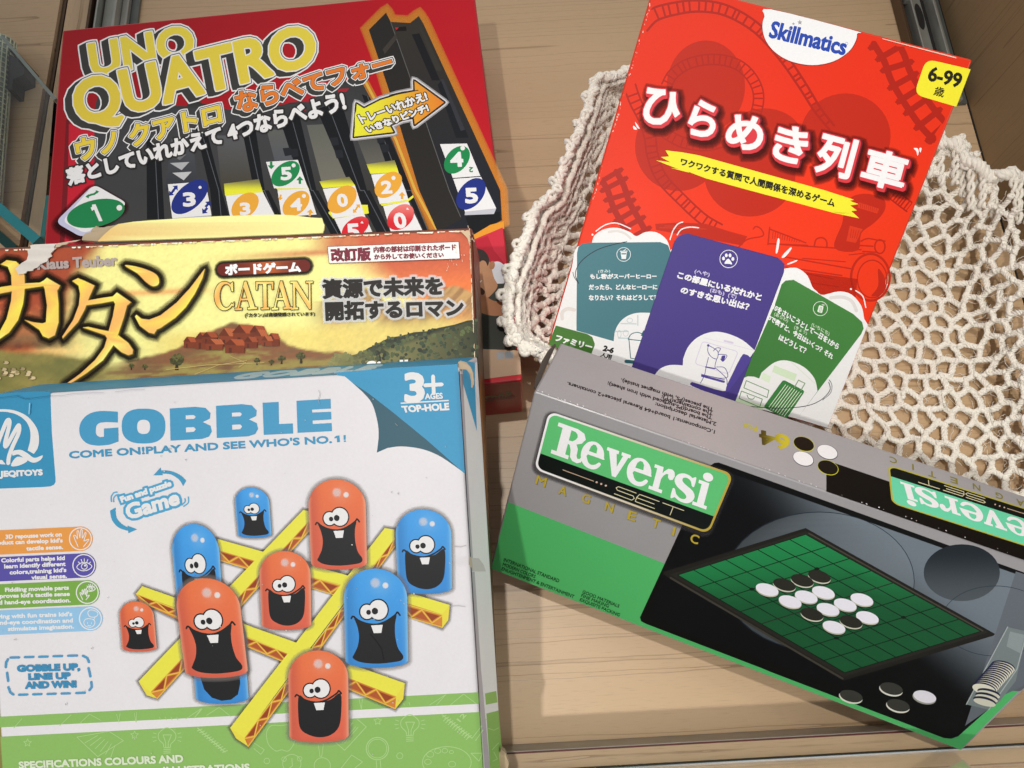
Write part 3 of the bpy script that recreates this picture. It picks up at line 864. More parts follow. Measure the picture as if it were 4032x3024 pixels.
F.poly(P('A1', 1225, 240, 1325, 230, 1330, 268, 1240, 272), '#1a1614'); F.poly(P('A1', 1228, 240, 1262, 238, 1240, 262), '#b8242c')
F.poly(P('A1', 1375, 300, 1440, 290, 1620, 700, 1550, 700), '#1a1b1e'); F.poly(P('A1', 1600, 740, 1640, 690, 1830, 1100, 1870, 1200, 1760, 1200), '#1b1d21')
F.poly(P('A1', 1435, 230, 1460, 230, 1640, 610, 1590, 620), '#36342f'); F.poly(P('A1', 1625, 690, 1650, 690, 1840, 1130, 1800, 1140), '#33343a')
F.poly(P('A1', 1120, 430, 1230, 300, 1250, 330, 1140, 470), '#3d3833')
F.poly(P('B1', 1840, 230, 2140, 185, 2150, 260, 1925, 370, 1880, 330), '#16181b')
F.end()
# tiles with numbers
def num_tile(quad, oval, digit, dq, base='#e9e9ec', dot=None, star=None, edge=None):
    F.begin('number_tile')
    if edge: F.poly(edge[0], edge[1])
    F.poly(quad, base)
    F.poly(ell(*oval[:4]), oval[4])
    F.sub('digit')
    if dot: F.poly(ell(*dot), '#f2f2f2')
    if star: F.poly(star, '#f2f2f2')
    if digit == '1':
        F.poly([tuple(quad_at(dq, a, b)) for a, b in ((.35, 0), (.80, 0), (.80, 1), (.34, 1), (.34, .30), (.0, .36), (.0, .17), (.22, .13))], '#f1f1f1')
    else: F.text(digit, dq, '#f1f1f1', bold=oval[5] if len(oval) > 5 else 4)
def dquad(cx_, cy_, w, h, lean=-.05, rot=-.1):
    u = np.array([1, rot]); u = u/np.hypot(*u); d = np.array([-rot+lean, 1.]); c = np.array([cx_, cy_])
    return [tuple(c-u*w/2-d*h/2), tuple(c+u*w/2-d*h/2), tuple(c+u*w/2+d*h/2), tuple(c-u*w/2+d*h/2)]
Z = lambda x, y: (x/4.1475, 600+y/4.1475)
rq = [Z(900, 1140), Z(1530, 520), Z(2080, 830), Z(1355, 1400)]
F.begin('printed_shadow', soft=True); F.glow(*fill(rounded([(p[0]-4, p[1]+14) for p in rq], 26)), 22, '#3a0c12', .75, 5)
num_tile(rounded([Z(1015, 1125), Z(1535, 520), Z(2085, 835), Z(1400, 1330)], 26), ((377, 840), 116, 53, -13, '#1f7a48', 5), '1', dquad(381, 838, 30, 66, .32, -.1),
         dot=((470, 818), 11), edge=(rounded(rq, 30), '#b9bad3'))
F.lines([[Z(1420, 720), Z(1490, 690), Z(1540, 680), Z(1590, 640)]], 8, '#1f7a48'); F.poly([Z(1395, 720), Z(1450, 680), Z(1450, 755)], '#1f7a48'); F.poly([Z(1620, 640), Z(1560, 615), Z(1580, 675)], '#1f7a48')
def arrows(pts, c):
    for a in pts:
        p = np.array(a[0]); r = math.radians(a[1]); s = a[2]
        R_ = lambda x, y: tuple(p+s*np.array([x*math.cos(r)-y*math.sin(r), x*math.sin(r)+y*math.cos(r)]))
        F.poly([R_(0, -10), R_(9, 0), R_(3, 0), R_(3, 9), R_(-3, 9), R_(-3, 0), R_(-9, 0)], c)
num_tile(P('A0', 1462, 1605, 1790, 1580)+P('B0', 1842, 215, 1500, 242), (P('B0', 1652, 55)[0], 88, 47, -42, '#22307c', 3.5), '3', dquad(745, 785, 44, 50, 0, -.06),
         edge=(P('B0', 1500, 242, 1842, 215, 1838, 228, 1505, 252), '#a7a9b8'))
F.poly(ell(P('A0', 1742, 1632)[0], 6), '#f2f2f2'); arrows([(P('A0', 1525, 1640)[0], 40, 1.5), (P('B0', 1495, 20)[0], 220, 1.5), (P('B0', 1810, 120)[0], 40, 1.6), (P('B0', 1785, 175)[0], 220, 1.6)], '#22307c')
F.begin('tile_light')
for q in (P('A0', 1950, 1600, 2255, 1560)+P('B0', 2290, 15, 1960, 45), P('A1', 180, 1625, 450, 1580, 480, 1650, 210, 1659), P('A1', 570, 1580, 830, 1540, 880, 1615, 600, 1640), P('A1', 980, 1430, 1225, 1395, 1260, 1500, 1015, 1515)):
    F.grid(q, 4, 8, lambda p, y0=q[0][1], y1=q[3][1]: mixc(ink('#77734c'), ink('#ecdf35'), sstep(y0-14, y0+.5*(y1-y0)+6, p[1])))
F.poly(P('B1', 0, 205, 200, 210, 190, 225, 0, 230), '#e8dc3a'); F.poly(P('B1', 650, 185, 930, 125, 990, 125, 1000, 200, 690, 245, 650, 200), '#ebe03c'); F.poly(P('B1', 1100, 120, 1340, 75, 1385, 40, 1390, 60, 1345, 95, 1115, 135), '#ebe03c')
OR = '#dfa03a'
num_tile(P('B0', 1965, 45, 2290, 15)+P('B0', 2400, 230, 2005, 230), ((965, 810), 62, 42, -42, OR, 3.2), '3', dquad(965, 822, 36, 44, 0, -.06), base='#e6e6e4')
num_tile(P('A1', 205, 1659, 475, 1640)+P('B1', 545, 210, 240, 230), (P('B1', 366, 115)[0], 62, 40, -42, OR, 3.2), '4', dquad(*P('B1', 368, 122)[0], 40, 44, 0, -.06), base='#e9e7e2')
F.poly(ell(P('B1', 435, 48)[0], 8), '#f3f0e6'); arrows([(P('B1', 490, 195)[0], 10, 1.5), (P('B1', 230, 60)[0], 190, 1.2)], OR)
num_tile(P('A1', 105, 1410, 382, 1392, 470, 1640, 175, 1640), (P('A1', 275, 1512)[0], 64, 40, -38, '#1f8049', 3.2), '5', dquad(*P('A1', 280, 1512)[0], 38, 46, 0, -.06))
F.poly(ell(P('A1', 345, 1440)[0], 8), '#f2f2f2'); arrows([(P('A1', 150, 1440)[0], 180, 1.6), (P('A1', 400, 1570)[0], 0, 1.6)], '#1f8049')
num_tile(P('A1', 600, 1645, 880, 1615)+P('B1', 960, 205, 690, 240), (P('B1', 768, 78)[0], 66, 44, -42, OR, 3.2), '0', dquad(*P('B1', 770, 85)[0], 36, 46, .1, -.06), base='#e9e7e2')
arrows([(P('B1', 905, 140)[0], 40, 1.2), (P('B1', 880, 175)[0], 220, 1.2)], OR)
num_tile(P('A1', 1020, 1520, 1258, 1500, 1320, 1659)+P('B1', 1345, 80, 1095, 118), (P('A1', 1170, 1610)[0], 62, 42, -42, OR, 3.2), '2', dquad(*P('A1', 1155, 1630)[0], 38, 46, 0, -.06), base='#e9e7e2')
F.poly(ell(P('A1', 1215, 1550)[0], 8), '#f3f0e6'); arrows([(P('B1', 1290, 45)[0], 0, 1.5)], OR)
RD_ = lambda p: mixc(ink('#dd7a74'), ink('#cc2730'), sstep(800, 880, p[1]))
num_tile(P('B1', 1125, 135, 1345, 95, 1465, 345, 1190, 355), (P('B1', 1277, 232)[0], 60, 43, -42, RD_, 3.6), '0', dquad(*P('B1', 1272, 262)[0], 42, 56, .1, -.06))
F.poly(P('B1', 1325, 165, 1335, 148, 1352, 168), '#f2f2f2')
num_tile(P('B1', 700, 245, 960, 205, 1030, 360, 765, 380), (P('B1', 882, 325)[0], 60, 36, -35, RD_, 3.6), '5', dquad(*P('B1', 862, 355)[0], 44, 54, 0, -.06))
F.poly(P('B1', 928, 285, 940, 265, 955, 287), '#f2f2f2')
num_tile(P('A1', 1620, 1255, 1855, 1250, 1972, 1532, 1732, 1550), (P('A1', 1768, 1392)[0], 62, 42, -50, '#1f8049', 3.8), '4', dquad(*P('A1', 1765, 1388)[0], 44, 52, .05, -.04))
F.poly(ell(P('A1', 1818, 1290)[0], 9), '#f2f2f2'); F.text('2', [P('A1', 1905, 1500)[0], P('A1', 1870, 1495)[0], P('A1', 1878, 1455)[0], P('A1', 1908, 1460)[0]], '#1f8049', bold=1.2)
num_tile(P('A1', 1735, 1558, 1978, 1540)+P('B1', 2110, 155, 1838, 185), (P('B1', 1890, 30)[0], 72, 46, -50, '#22307c', 4), '5', dquad(*P('B1', 1893, 45)[0], 44, 54, .05, -.04),
         edge=(P('B1', 1838, 185, 2110, 155, 2090, 205, 1835, 215), '#b6b7c0'))
F.begin('chevrons')
F.poly(A0(1480, 1420, 1650, 1410, 1582, 1482), '#a7a9ac'); F.poly(A0(1500, 1505, 1670, 1495, 1600, 1570), '#b7b9bb'); F.poly(A0(1510, 1355, 1625, 1345, 1565, 1395), '#6f7174')
# lettering
def fancy(name, s, quad, face, sweep, wo, wd, wi, cap=None, bold=0, rim='#2b2b2c', inner='#efefec', dark='#3a3a38'):
    v, f = letters(s, quad, cap, 4)
    if bold: v, f = fat(v, f, bold)
    F.begin(name)
    sv, sf = swept(v, f, *sweep)
    F.put(*fat(sv, sf, wo), '#eeeeec'); F.put(*fat(sv, sf, wd), dark)
    if inner: F.put(*fat(v, f, wi), inner)
    F.put(v, f, face)
def A0q(*xy): return A0(*xy)
yel = ramp([(0, '#dccb48'), (1, '#d6bf42')])
fancy('title_lettering', 'UNO', A0(775, 395, 1650, 225, 1690, 475, 815, 660), lambda p: yel((p[1]-100)/300), (-24, 12), 13, 7.5, 4.4, cap=.68, bold=7.2)
fancy('title_lettering', 'QUATRO', A0(620, 735, 2700, 215, 2755, 540, 700, 1090), lambda p: yel((p[1]-100)/300), (-25, 15), 13.5, 8, 4.8, cap=.68, bold=8.8)
def fancy2(name, s, quad, face, bold):
    v, f = letters(s, quad, None, 4); v, f = fat(v, f, bold)
    F.begin(name); sv, sf = swept(v, f, -10, 13)
    F.put(*fat(sv, sf, 12.5), '#eeeeec'); F.put(*fat(sv, sf, 8.5), '#3a3a38'); F.put(*fat(v, f, 5.2), '#eeeeec'); F.put(*fat(v, f, 1.8), '#2e2820'); F.put(v, f, face)
fancy2('subtitle_lettering', 'ウノ クアトロ', A0(650, 1225, 1905, 900, 1930, 1060, 690, 1400), '#dcc340', 4.2)
fancy2('subtitle_lettering', 'ならべてフォー', A0(2040, 815, 3390, 470, 3425, 600, 2085, 985), '#d8772f', 3.6)
F.begin('tagline_lettering')
v, f = letters('落としていれかえて 4つならべよう!', A0(575, 1478, 2975, 790, 3015, 955, 604, 1612))
v, f = fat(v, f, 4.2); F.put(*fat(v, f, 6), '#2c2a29'); F.put(v, f, '#efeff0')
# double arrow
ar = P('A1', 895, 905, 958, 945, 1100, 872, 1250, 825, 1402, 795, 1398, 705, 1655, 892, 1400, 1085, 1392, 1020, 1290, 1040, 1180, 1090, 1215, 1150, 872, 1190)
F.begin('swap_arrow')
v, f = fill(ar); F.put(*fat(v, f, 17), '#8e8d90'); F.put(*fat(v, f, 12), '#c9c6c8'); F.put(*fat(v, f, 6.5), '#2a2524')
F.put(*merge([ar]), '#e0a040'); 
F.grid(P('A1', 878, 1000, 905, 925, 905, 1165, 880, 1185), 2, 2, '#e7dc38')
arv, arf = union([ar]); F.put(arv, arf, lambda p: mixc(ink('#e8df38'), ink('#d77a2e'), sstep(1430, 1720, p[0])))
F.lines([P('A1', 1180, 828, 1300, 800, 1430, 787), P('A1', 1390, 1012, 1330, 1018)], 3, '#2a2524')
F.sub('arrow_lettering')
tv, tf = letters('トレーいれかえ!', P('A1', 905, 1005, 1490, 800, 1512, 868, 945, 1075)); tv, tf = fat(tv, tf, 2.2); F.put(*fat(tv, tf, 3.4), '#2c2620'); F.put(tv, tf, '#f1f1ee')
tv, tf = letters('いきなりピンチ!', P('A1', 965, 1105, 1500, 905, 1525, 965, 1000, 1155)); tv, tf = fat(tv, tf, 2.2); F.put(*fat(tv, tf, 3.4), '#2c2620'); F.put(tv, tf, '#f1f1ee')
# picture of a player at the lower right corner
Y = lambda *xy: [(1800+xy[i]/2.074, 900+xy[i+1]/2.074) for i in range(0, len(xy), 2)]
F.begin('player_picture')
F.poly(Y(120, 60, 270, -30, 380, -60, 385, 0, 290, 25, 150, 95), '#d8902f')
F.poly(Y(120, 95, 290, 25, 372, -10, 405, 330, 350, 300, 250, 280, 120, 200), '#c03040')
F.poly(Y(150, 95, 250, 60, 300, 180, 400, 300, 418, 360, 380, 330, 250, 280, 140, 200), '#ad2534')
F.poly(smooth(Y(270, 300, 310, 270, 360, 280, 420, 345, 428, 470, 400, 475, 330, 460, 280, 420), 5), '#d3d3d8')
F.poly(Y(395, 330, 420, 345, 470, 900, 455, 900), '#a31c28')
F.poly(smooth(Y(90, 500, 200, 440, 330, 450, 440, 470, 450, 700, 300, 720, 90, 700), 4), '#3a3d36')
F.poly(smooth(Y(140, 260, 200, 230, 262, 270, 282, 330, 300, 400, 330, 470, 280, 540, 230, 570, 180, 520, 140, 500), 5), '#b78765')
F.poly(smooth(Y(140, 175, 190, 168, 235, 195, 262, 250, 250, 305, 232, 270, 200, 262, 140, 300), 5), '#37302c')
F.poly(ell(Y(285, 300)[0], 11, 17, 10), '#a97755')
F.poly(smooth(Y(150, 500, 190, 480, 225, 510, 215, 540, 180, 545, 150, 530), 4), '#4a3226')
F.line(Y(165, 445, 185, 440, 200, 425), 4, '#e8ddd2'); F.line(Y(160, 330, 180, 325), 4, '#3a2a22'); F.line(Y(155, 292, 180, 288), 4, '#3a2a22')
F.poly(smooth(Y(100, 560, 200, 540, 300, 590, 410, 600, 430, 690, 380, 712, 250, 705, 100, 640), 5), '#a4714f')
F.poly(Y(100, 700, 300, 715, 455, 700, 480, 1000, 220, 990, 100, 985), '#33352f')
F.poly(Y(225, 985, 510, 995, 523, 1190, 228, 1228, 120, 1240, 120, 975), '#a98d74')
F.poly(Y(322, 1012, 385, 1008, 387, 1062, 325, 1066), '#8f9498'); F.poly(Y(390, 1008, 455, 1006, 457, 1060, 392, 1062), '#838a90')
F.end()
F = uside
F.begin('printed_side')
F.text('ならべて', [p for p in Y(440, 1325, 215, 1375, 215, 1408, 445, 1365)][0:4], '#8f8468', bold=2)
F.text('QUATRO', Y(470, 1360, 215, 1395, 215, 1420, 470, 1385), '#8a5a58', bold=2)
F.end()

# ------------------------------------------------------------------ print of the worn landscape game
F = F_CAT
def B0(*xy): return P('B0', *xy)
def B1(*xy): return P('B1', *xy)
K = {k: ink(v) for k, v in dict(rust='#99472f', rust2='#b6573a', yel='#e4d788', yel2='#d9c163', orange='#d4703a', tan='#b08e5a', tan2='#8c6c47', haze='#cdb86a',
     mound='#7c5135', field='#8d8045', dgreen='#565a33', brown='#6f5136', dark='#3a3226').items()}
def landscape(p):
    x, y = p; yy = y+.041*x-971                     # 0 at the top edge
    n = fbm(x/120, y/60); n2 = fbm(x/38+9, y/22+3)
    bx = 385-.62*yy+40*(n-.5)
    c = mixc(K['rust'], K['yel'], sstep(bx-45, bx+70, x))
    if yy > 190: c = mixc(c, mixc(K['rust'], K['orange'], sstep(.4, .6, n2)), .5*sstep(190, 240, yy)*(1-sstep(180, 420, x)))
    r = sstep(1180, 1330, x+.9*(yy-20)*0+60*(n-.5)+ (0 if yy > 30 else 40))
    wave = sstep(1240, 1440, x-1.35*max(0, yy-60)+60*(n-.5))
    c = mixc(c, mixc(K['rust2'], K['orange'], sstep(110, 260, yy)), max(wave, .9*sstep(1180, 1330, x)*(1-sstep(50, 80, yy))))
    st = math.exp(-((yy-78-(x-1000)*-.012)/14)**2)*sstep(760, 1250, x)
    c = mixc(c, K['rust2'], .8*st)
    st = math.exp(-((yy-205)/12)**2)*sstep(360, 480, x)*(1-sstep(700, 900, x)); c = mixc(c, K['orange'], .6*st)
    # far mountain
    mt = 300-70*math.exp(-((x-1790)/110)**2)-62*math.exp(-((x-1435)/70)**2)-40*math.exp(-((x-1300)/160)**2)+26*(n2-.5)
    m = sstep(mt-4, mt+5, yy)*sstep(1180, 1330, x)
    shade = fbm(x/26+(yy)/30, yy/70)
    c = mixc(c, mixc(K['tan'], mixc(K['tan2'], K['dark'], .3*sstep(mt+25, mt-5, yy)+.0), sstep(.35, .65, shade)), m*(.95-.5*sstep(mt+60, mt+150, yy)))
    # valley haze
    h = sstep(330, 400, yy); c = mixc(c, mixc(K['haze'], K['yel2'], n), .75*h*sstep(500, 700, x))
    # mound
    mo = 470-130*math.exp(-((x-930)/190)**2)-14*math.exp(-((x-700)/150)**2)+18*(n2-.5)
    k = sstep(mo-6, mo+8, yy)*sstep(380, 560, x)*(1-sstep(1330, 1420, x))
    c = mixc(c, mixc(K['mound'], mixc(K['brown'], K['field'], sstep(mo+40, mo+100, yy)), sstep(.3, .7, fbm(x/50-yy/40, yy/14))), k)
    # fields
    g = sstep(480+14*(n-.5), 505, yy); c = mixc(c, mixc(K['field'], K['brown'], sstep(.45, .7, fbm(x/90, yy/12))), g*.9)
    lg = sstep(395, 425, yy-.12*x+24*(n2-.5))*(1-sstep(330, 470, x)); c = mixc(c, mixc(K['dgreen'], K['field'], n), lg)
    lt = sstep(345, 365, yy+40*(n2-.5))*(1-sstep(395, 420, yy))*(1-sstep(200, 330, x)); c = mixc(c, K['dark'], .7*lt)
    lb = sstep(215, 330, yy)*(1-sstep(360, 400, yy))*(1-sstep(130, 300, x)); c = mixc(c, K['tan2'], .6*lb)
    fd = sstep(520, 560, yy)*sstep(1250, 1500, x); c = mixc(c, K['dark'], .5*fd)
    return c*(.9+.2*fbm(x/9, y/9, 2))
cq = inset_px(c_c, .0014)
tq = [quad_at(cq, 0, 0), quad_at(cq, 1, 0), quad_at(cq, 1, .36), quad_at(cq, 0, .36)]
F.begin('landscape_picture'); F.grid(tq, 300, 110, landscape)
F.grid([quad_at(cq, 0, .36), quad_at(cq, 1, .36), quad_at(cq, 1, 1), quad_at(cq, 0, 1)], 30, 30, landscape)
lr = random.Random(3)
def blob(c, r, col, ry=None, k=9, rough=.35):
    pts = [(c[0]+r*(1-rough*lr.random())*math.cos(a), c[1]+(ry or r)*(1-rough*lr.random())*math.sin(a)) for a in [i*2*math.pi/k for i in range(k)]]
    F.poly(smooth(pts, 3), col)
def tree(c, r, n=34, cols=('#3a3a20', '#4a4a28', '#5c5a30'), trunk=True):
    if trunk: F.poly([(c[0]-r*.10, c[1]), (c[0]+r*.10, c[1]), (c[0]+r*.22, c[1]+r*1.25), (c[0]-r*.22, c[1]+r*1.25)], '#2e2416')
    for i in range(n):
        a = lr.uniform(0, 6.28); d = r*.75*math.sqrt(lr.random())
        q = (c[0]+d*math.cos(a), c[1]+d*math.sin(a)*.75)
        blob(q, r*lr.uniform(.14, .30), lr.choice(cols[:2] if q[1] > c[1] else cols))
# wood at the right
wood_base = [(1290, 1480), (1300, 1420), (1330, 1392), (1380, 1400), (1420, 1390), (1450, 1370), (1490, 1352), (1530, 1330), (1580, 1322), (1630, 1308), (1680, 1304), (1730, 1290), (1790, 1278), (1840, 1262), (1878, 1258), (1886, 1500)]
F.poly(wood_base, lambda p: mixc(ink('#8a8650'), ink('#2a301f'), sstep(1290, 1450, p[0])))
wood_k = F.k
for i in range(620):
    F.k = wood_k+i % 48
    x = lr.uniform(1296, 1878); top = np.interp(x, [q[0] for q in wood_base[1:-1]], [q[1] for q in wood_base[1:-1]])-3; h_ = lr.random()
    y = top+(1500-top)*h_; far = max(0, 1-(x-1296)/190); r = lr.uniform(4.5, 12)
    lump = .5+.5*math.sin(x/15+2*math.sin(y/21))
    c = mixc(ink(lr.choice(['#20281c', '#293426', '#33412c', '#435135'])), ink('#616a3c'), max(0, lump-.45)*(1-h_)*1.2)
    c = mixc(c, ink('#96915a'), .6*far)
    blob((x, y), r, c, k=8, rough=.55)
F.k = wood_k+50
F.line(B1(1085, 1420, 1105, 1480), 5, '#2a2416')
for x, y, r in ((696, 1415, 34), (517, 1440, 13), (570, 1442, 12)): tree((x, y), r)
for q, r in ((B1(410, 1440), 24), (B1(240, 1465), 17), (B1(25, 1480), 14), (B1(150, 1490), 12)): tree(q[0], r)
for i in range(16): 
    q = B0(lr.uniform(-20, 300), lr.uniform(1490, 1640))[0]; F.poly(ell(q, 11, 6.5, n=12), lr.choice(['#a39470', '#b6a680', '#8a7b58'])); F.poly(ell((q[0]-9, q[1]-2), 4, 4, n=8), '#5c5038')
# village
def house(x, y, w, h, r):
    F.poly(B0(x, y, x+w, y+.02*w, x+w, y+h, x, y+h), r[1]); F.poly(B0(x-.06*w, y+6, x+.28*w, y-.62*h, x+.62*w, y+8), r[2]); F.poly(B0(x+.28*w, y-.62*h, x+.9*w, y-.55*h, x+1.1*w, y+10, x+.6*w, y+10), r[0])
    F.lines([B0(x+.28*w+.62*w*t, y-.62*h+.07*h*t, x+.6*w+.5*w*t, y+10) for t in (.2, .45, .7)], 1.5, '#9a4a2b')
    F.poly(B0(x+.2*w, y+.4*h, x+.34*w, y+.4*h, x+.34*w, y+h, x+.2*w, y+h), '#4f2215')
cc = [('#9c4a28', '#6f3019', '#5d2513'), ('#8c4024', '#672b17', '#542110'), ('#a85a34', '#76351d', '#612a16')]
for i, (x, y, w, h) in enumerate([(1700, 1290, 150, 90), (1760, 1270, 130, 60), (1910, 1260, 150, 100), (2030, 1235, 190, 110), (2180, 1230, 130, 90), (2212, 1260, 110, 80), (1600, 1310, 100, 60), (2330, 1285, 100, 70), (1790, 1330, 150, 60), (1960, 1340, 170, 75), (2130, 1310, 110, 60), (2280, 1300, 90, 55)]):
    house(x, y, w, h, cc[i % 3])
F.lines([B0(2150, 1480, 1900, 1520, 1700, 1600), B0(2000, 1440, 2140, 1500, 2080, 1540), B0(1450, 1560, 1800, 1520, 2300, 1500)], 2, '#b59a62')
F.end()
# gilded title
kana = [B0(8, 645, 60, 610, 140, 620, 190, 665, 215, 740, 218, 830, 214, 900, 203, 990, 160, 1130, 80, 1240, 0, 1295, -80, 1340, -80, 1318, 0, 1230, 60, 1120, 100, 960, 106, 870, 100, 740, 70, 665),
        B0(-60, 860, 0, 845, 215, 812, 350, 805, 385, 785, 410, 762, 525, 830, 512, 858, 500, 872, 512, 985, 512, 1150, 480, 1262, 425, 1290, 375, 1270, 345, 1215, 218, 1130, 290, 1150, 370, 1160, 402, 1150, 412, 1000, 392, 860, 380, 835, 218, 858, 0, 900, -60, 920),
        B0(632, 790, 680, 766, 740, 790, 825, 830, 808, 868, 780, 930, 740, 1040, 680, 1150, 550, 1290, 545, 1275, 640, 1130, 690, 1000, 700, 900, 686, 830),
        B0(745, 965, 880, 940, 985, 925, 1020, 890, 1142, 975, 1108, 1005, 1080, 1110, 1035, 1245, 990, 1350, 900, 1480, 760, 1590, 640, 1668, 560, 1700, 700, 1600, 830, 1480, 910, 1370, 935, 1290, 918, 1262, 725, 1195, 770, 1190, 880, 1215, 948, 1228, 985, 1100, 1005, 990, 990, 965, 880, 985, 745, 1003),
        B0(1030, 1262, 1120, 1330, 1160, 1390, 1156, 1425, 1120, 1437, 1060, 1410, 985, 1345),
        smooth(B0(1090, 655, 1190, 666, 1300, 700, 1368, 740, 1388, 790, 1375, 825, 1330, 835, 1270, 795, 1200, 725), 4),
        B0(1785, 685, 1768, 760, 1700, 900, 1620, 1020, 1530, 1110, 1400, 1200, 1368, 1213, 1345, 1250, 1300, 1240, 1220, 1180, 1178, 1100, 1190, 1085, 1235, 1120, 1300, 1128, 1400, 1090, 1540, 980, 1660, 850)]
kv, kf = merge(kana)
F.begin('title_shadow', soft=True); F.glow(kv, kf, 30, '#241a10', .86, 9); F.end()
F.begin('title_lettering')
F.put(*fat([(x+4, y+5) for x, y in kv], kf, 3), '#2c2409'); F.put(*fat(kv, kf, 2.6), '#5e5416')
gold = ramp([(0, '#dfa65c'), (.5, '#e6d24c'), (.62, '#f0ea74'), (.75, '#e2c24e'), (1, '#dca45a')])
F.put([(x-1, y-1) for x, y in kv], kf, lambda p: gold(.5+.55*math.sin(p[0]/52+p[1]/70)))
F.end()
F.begin('author_lettering')
F.text('Klaus Teuber', B0(325, 605, 1012, 560, 1018, 650, 330, 686), '#9d908c', cap=.70, bold=2.6)
F.end()
# board game plaque
F.begin('plaque_shadow', soft=True); F.glow(*union(ribbon(B0(1945, 690, 2650, 655), 50)), 12, '#1c120c', .95, 5)
F.begin('plaque')
F.put(*union(ribbon(B0(1945, 690, 2650, 655), 51, n=12)), '#3c150f')
pv, pf = union(ribbon(B0(1945, 689, 2200, 677, 2300, 672, 2420, 666, 2650, 655), 45, n=12)); F.put(pv, pf, lambda p: mixc(ink('#5f1a13'), ink('#a5542a'), math.exp(-((p[0]-1055)/60)**2)))
F.sub('plaque_lettering')
F.text('ボードゲーム', B0(1965, 648, 2612, 625, 2616, 705, 1968, 735), '#ece5dd', bold=3)
# serif title
def serif(ch):
    R_ = lambda x0, y0, x1, y1: [(x0, y0), (x1, y0), (x1, y1), (x0, y1)]
    if ch == 'C':
        return [ell((.52, .5), .5, .52, n=28, a0=38, a1=322)+ell((.60, .5), .33, .44, n=28, a0=40, a1=320)[::-1], [(.86, .03), (.94, .0), (.94, .34), (.88, .34), (.80, .12)], [(.93, .80), (.98, .74), (.95, .90), (.86, .86)]]
    if ch == 'A':
        return [[(.45, -.02), (.53, -.02), (.90, .95), (.70, .95), (.40, .16), (.17, .95), (.10, .95)], R_(.22, .60, .68, .66), R_(0, .94, .30, 1), R_(.58, .94, 1, 1)]
    if ch == 'T':
        return [R_(.41, .0, .60, .97), R_(.06, 0, .94, .07), [(.0, .0), (.10, .0), (.06, .28), (.01, .28)], [(.90, .0), (1, .0), (.99, .28), (.94, .28)], R_(.28, .94, .73, 1)]
    if ch == 'N':
        return [R_(.12, .02, .20, .97), R_(.84, .02, .91, 1), [(.04, 0), (.28, 0), (.91, .84), (.91, 1.02), (.84, 1.02), (.12, .06)], R_(.0, .94, .32, 1), R_(.72, .0, 1.02, .06), R_(0, 0, .2, .05)]
F.begin('title_lettering')
xs = [('C', 1862, 2045), ('A', 2045, 2240), ('T', 2230, 2385), ('A', 2365, 2545), ('N', 2530, 2725)]
cv = []
for ch, a, b in xs:
    sl = lambda x: 800-(x-1862)*.010
    q = B0(a, sl(a), b-6, sl(b), b-2, sl(b)+235, a+4, sl(a)+244)
    for pl in serif(ch): cv.append([tuple(quad_at(q, s, t_)) for s, t_ in pl])
v, f = merge(cv); F.put(*fat(v, f, 3.2), '#3a2a12'); F.put(*fat(v, f, .4), lambda p: mixc(ink('#d99a4c'), ink('#ead97c'), .5+.5*math.sin(p[0]/16+p[1]/30)))
F.begin('small_lettering')
F.text('(｢カタン｣は商標登録されています)', B0(2132, 1068, 2740, 1058, 2742, 1095, 2134, 1112), '#2a2418', bold=.8)
F.begin('notice_label')
nl = B1(638, 488, 1786, 445, 1797, 595, 652, 637)
F.poly(nl, '#5c2733'); F.poly([quad_at(nl, a, b) for a, b in ((.004, .025), (.996, .025), (.996, .975), (.004, .975))], lambda p: ink('#dad6d3'))
F.sub('label_lettering')
F.text('改訂版', B1(670, 510, 1008, 500, 1014, 605, 680, 615), '#6b2433', bold=3.2)
F.text('内容の部材は印刷されたボード', B1(1042, 492, 1755, 468, 1758, 520, 1045, 540), '#6b2a36', bold=1.5)
F.text('から外してお使いください', B1(1048, 556, 1648, 540, 1652, 582, 1050, 602), '#6b2a36', bold=1.5)
def halo(name, s, quad):
    v, f = letters(s, quad, None, 3); v, f = fat(v, f, 4.2)
    F.begin('slogan_halo', soft=True); F.glow(v, f, 10, '#f3eedb', .85, 6)
    F.begin(name); F.put(v, f, '#1d1a18')
halo('slogan_lettering', '資源で未来を', B1(600, 780, 1635, 755, 1640, 905, 608, 938))
halo('slogan_lettering', '開拓するロマン', B1(625, 975, 1815, 945, 1820, 1090, 632, 1128))
F.begin('white_lettering'); F.text('Siedler', B1(985, 1490, 1520, 1470, 1524, 1580, 990, 1600), '#e9e6e0', cap=.70, bold=3)
# wear: scuffs and worn edges
F.begin('scuff_marks')
for i in range(34):
    x, y = lr.choice([(1750, 500), (1820, 560), (1690, 640), (1755, 600), (1890, 400), (1880, 360)]); x += lr.gauss(0, 12); y += lr.gauss(0, 40)
    F.poly(B1(x, y, x+3, y+2, x+5+lr.gauss(0, 4), y+lr.uniform(8, 30), x+1, y+lr.uniform(6, 20)), '#cfb6a0')
for i in range(160):
    t = lr.random(); q = quad_at(cq, t, 0); w = lr.uniform(3, 16); h = lr.uniform(1, 4.5)
    F.poly([(q[0]-w, q[1]-2), (q[0]+w, q[1]-2.5), (q[0]+w*.6, q[1]+h), (q[0]-w*.7, q[1]+h*.8)], lr.choice(['#d9c8a8', '#c7a488', '#e4dccb']))
for i in range(60):
    t = lr.random()*.36; q = quad_at(cq, 1, t); h = lr.uniform(4, 18); w = lr.uniform(1, 4)
    F.poly([(q[0]+1.5, q[1]-h), (q[0]+1.5, q[1]+h), (q[0]-w, q[1]+h*.5), (q[0]-w*.7, q[1]-h*.6)], lr.choice(['#cfc0a4', '#b79c80']))
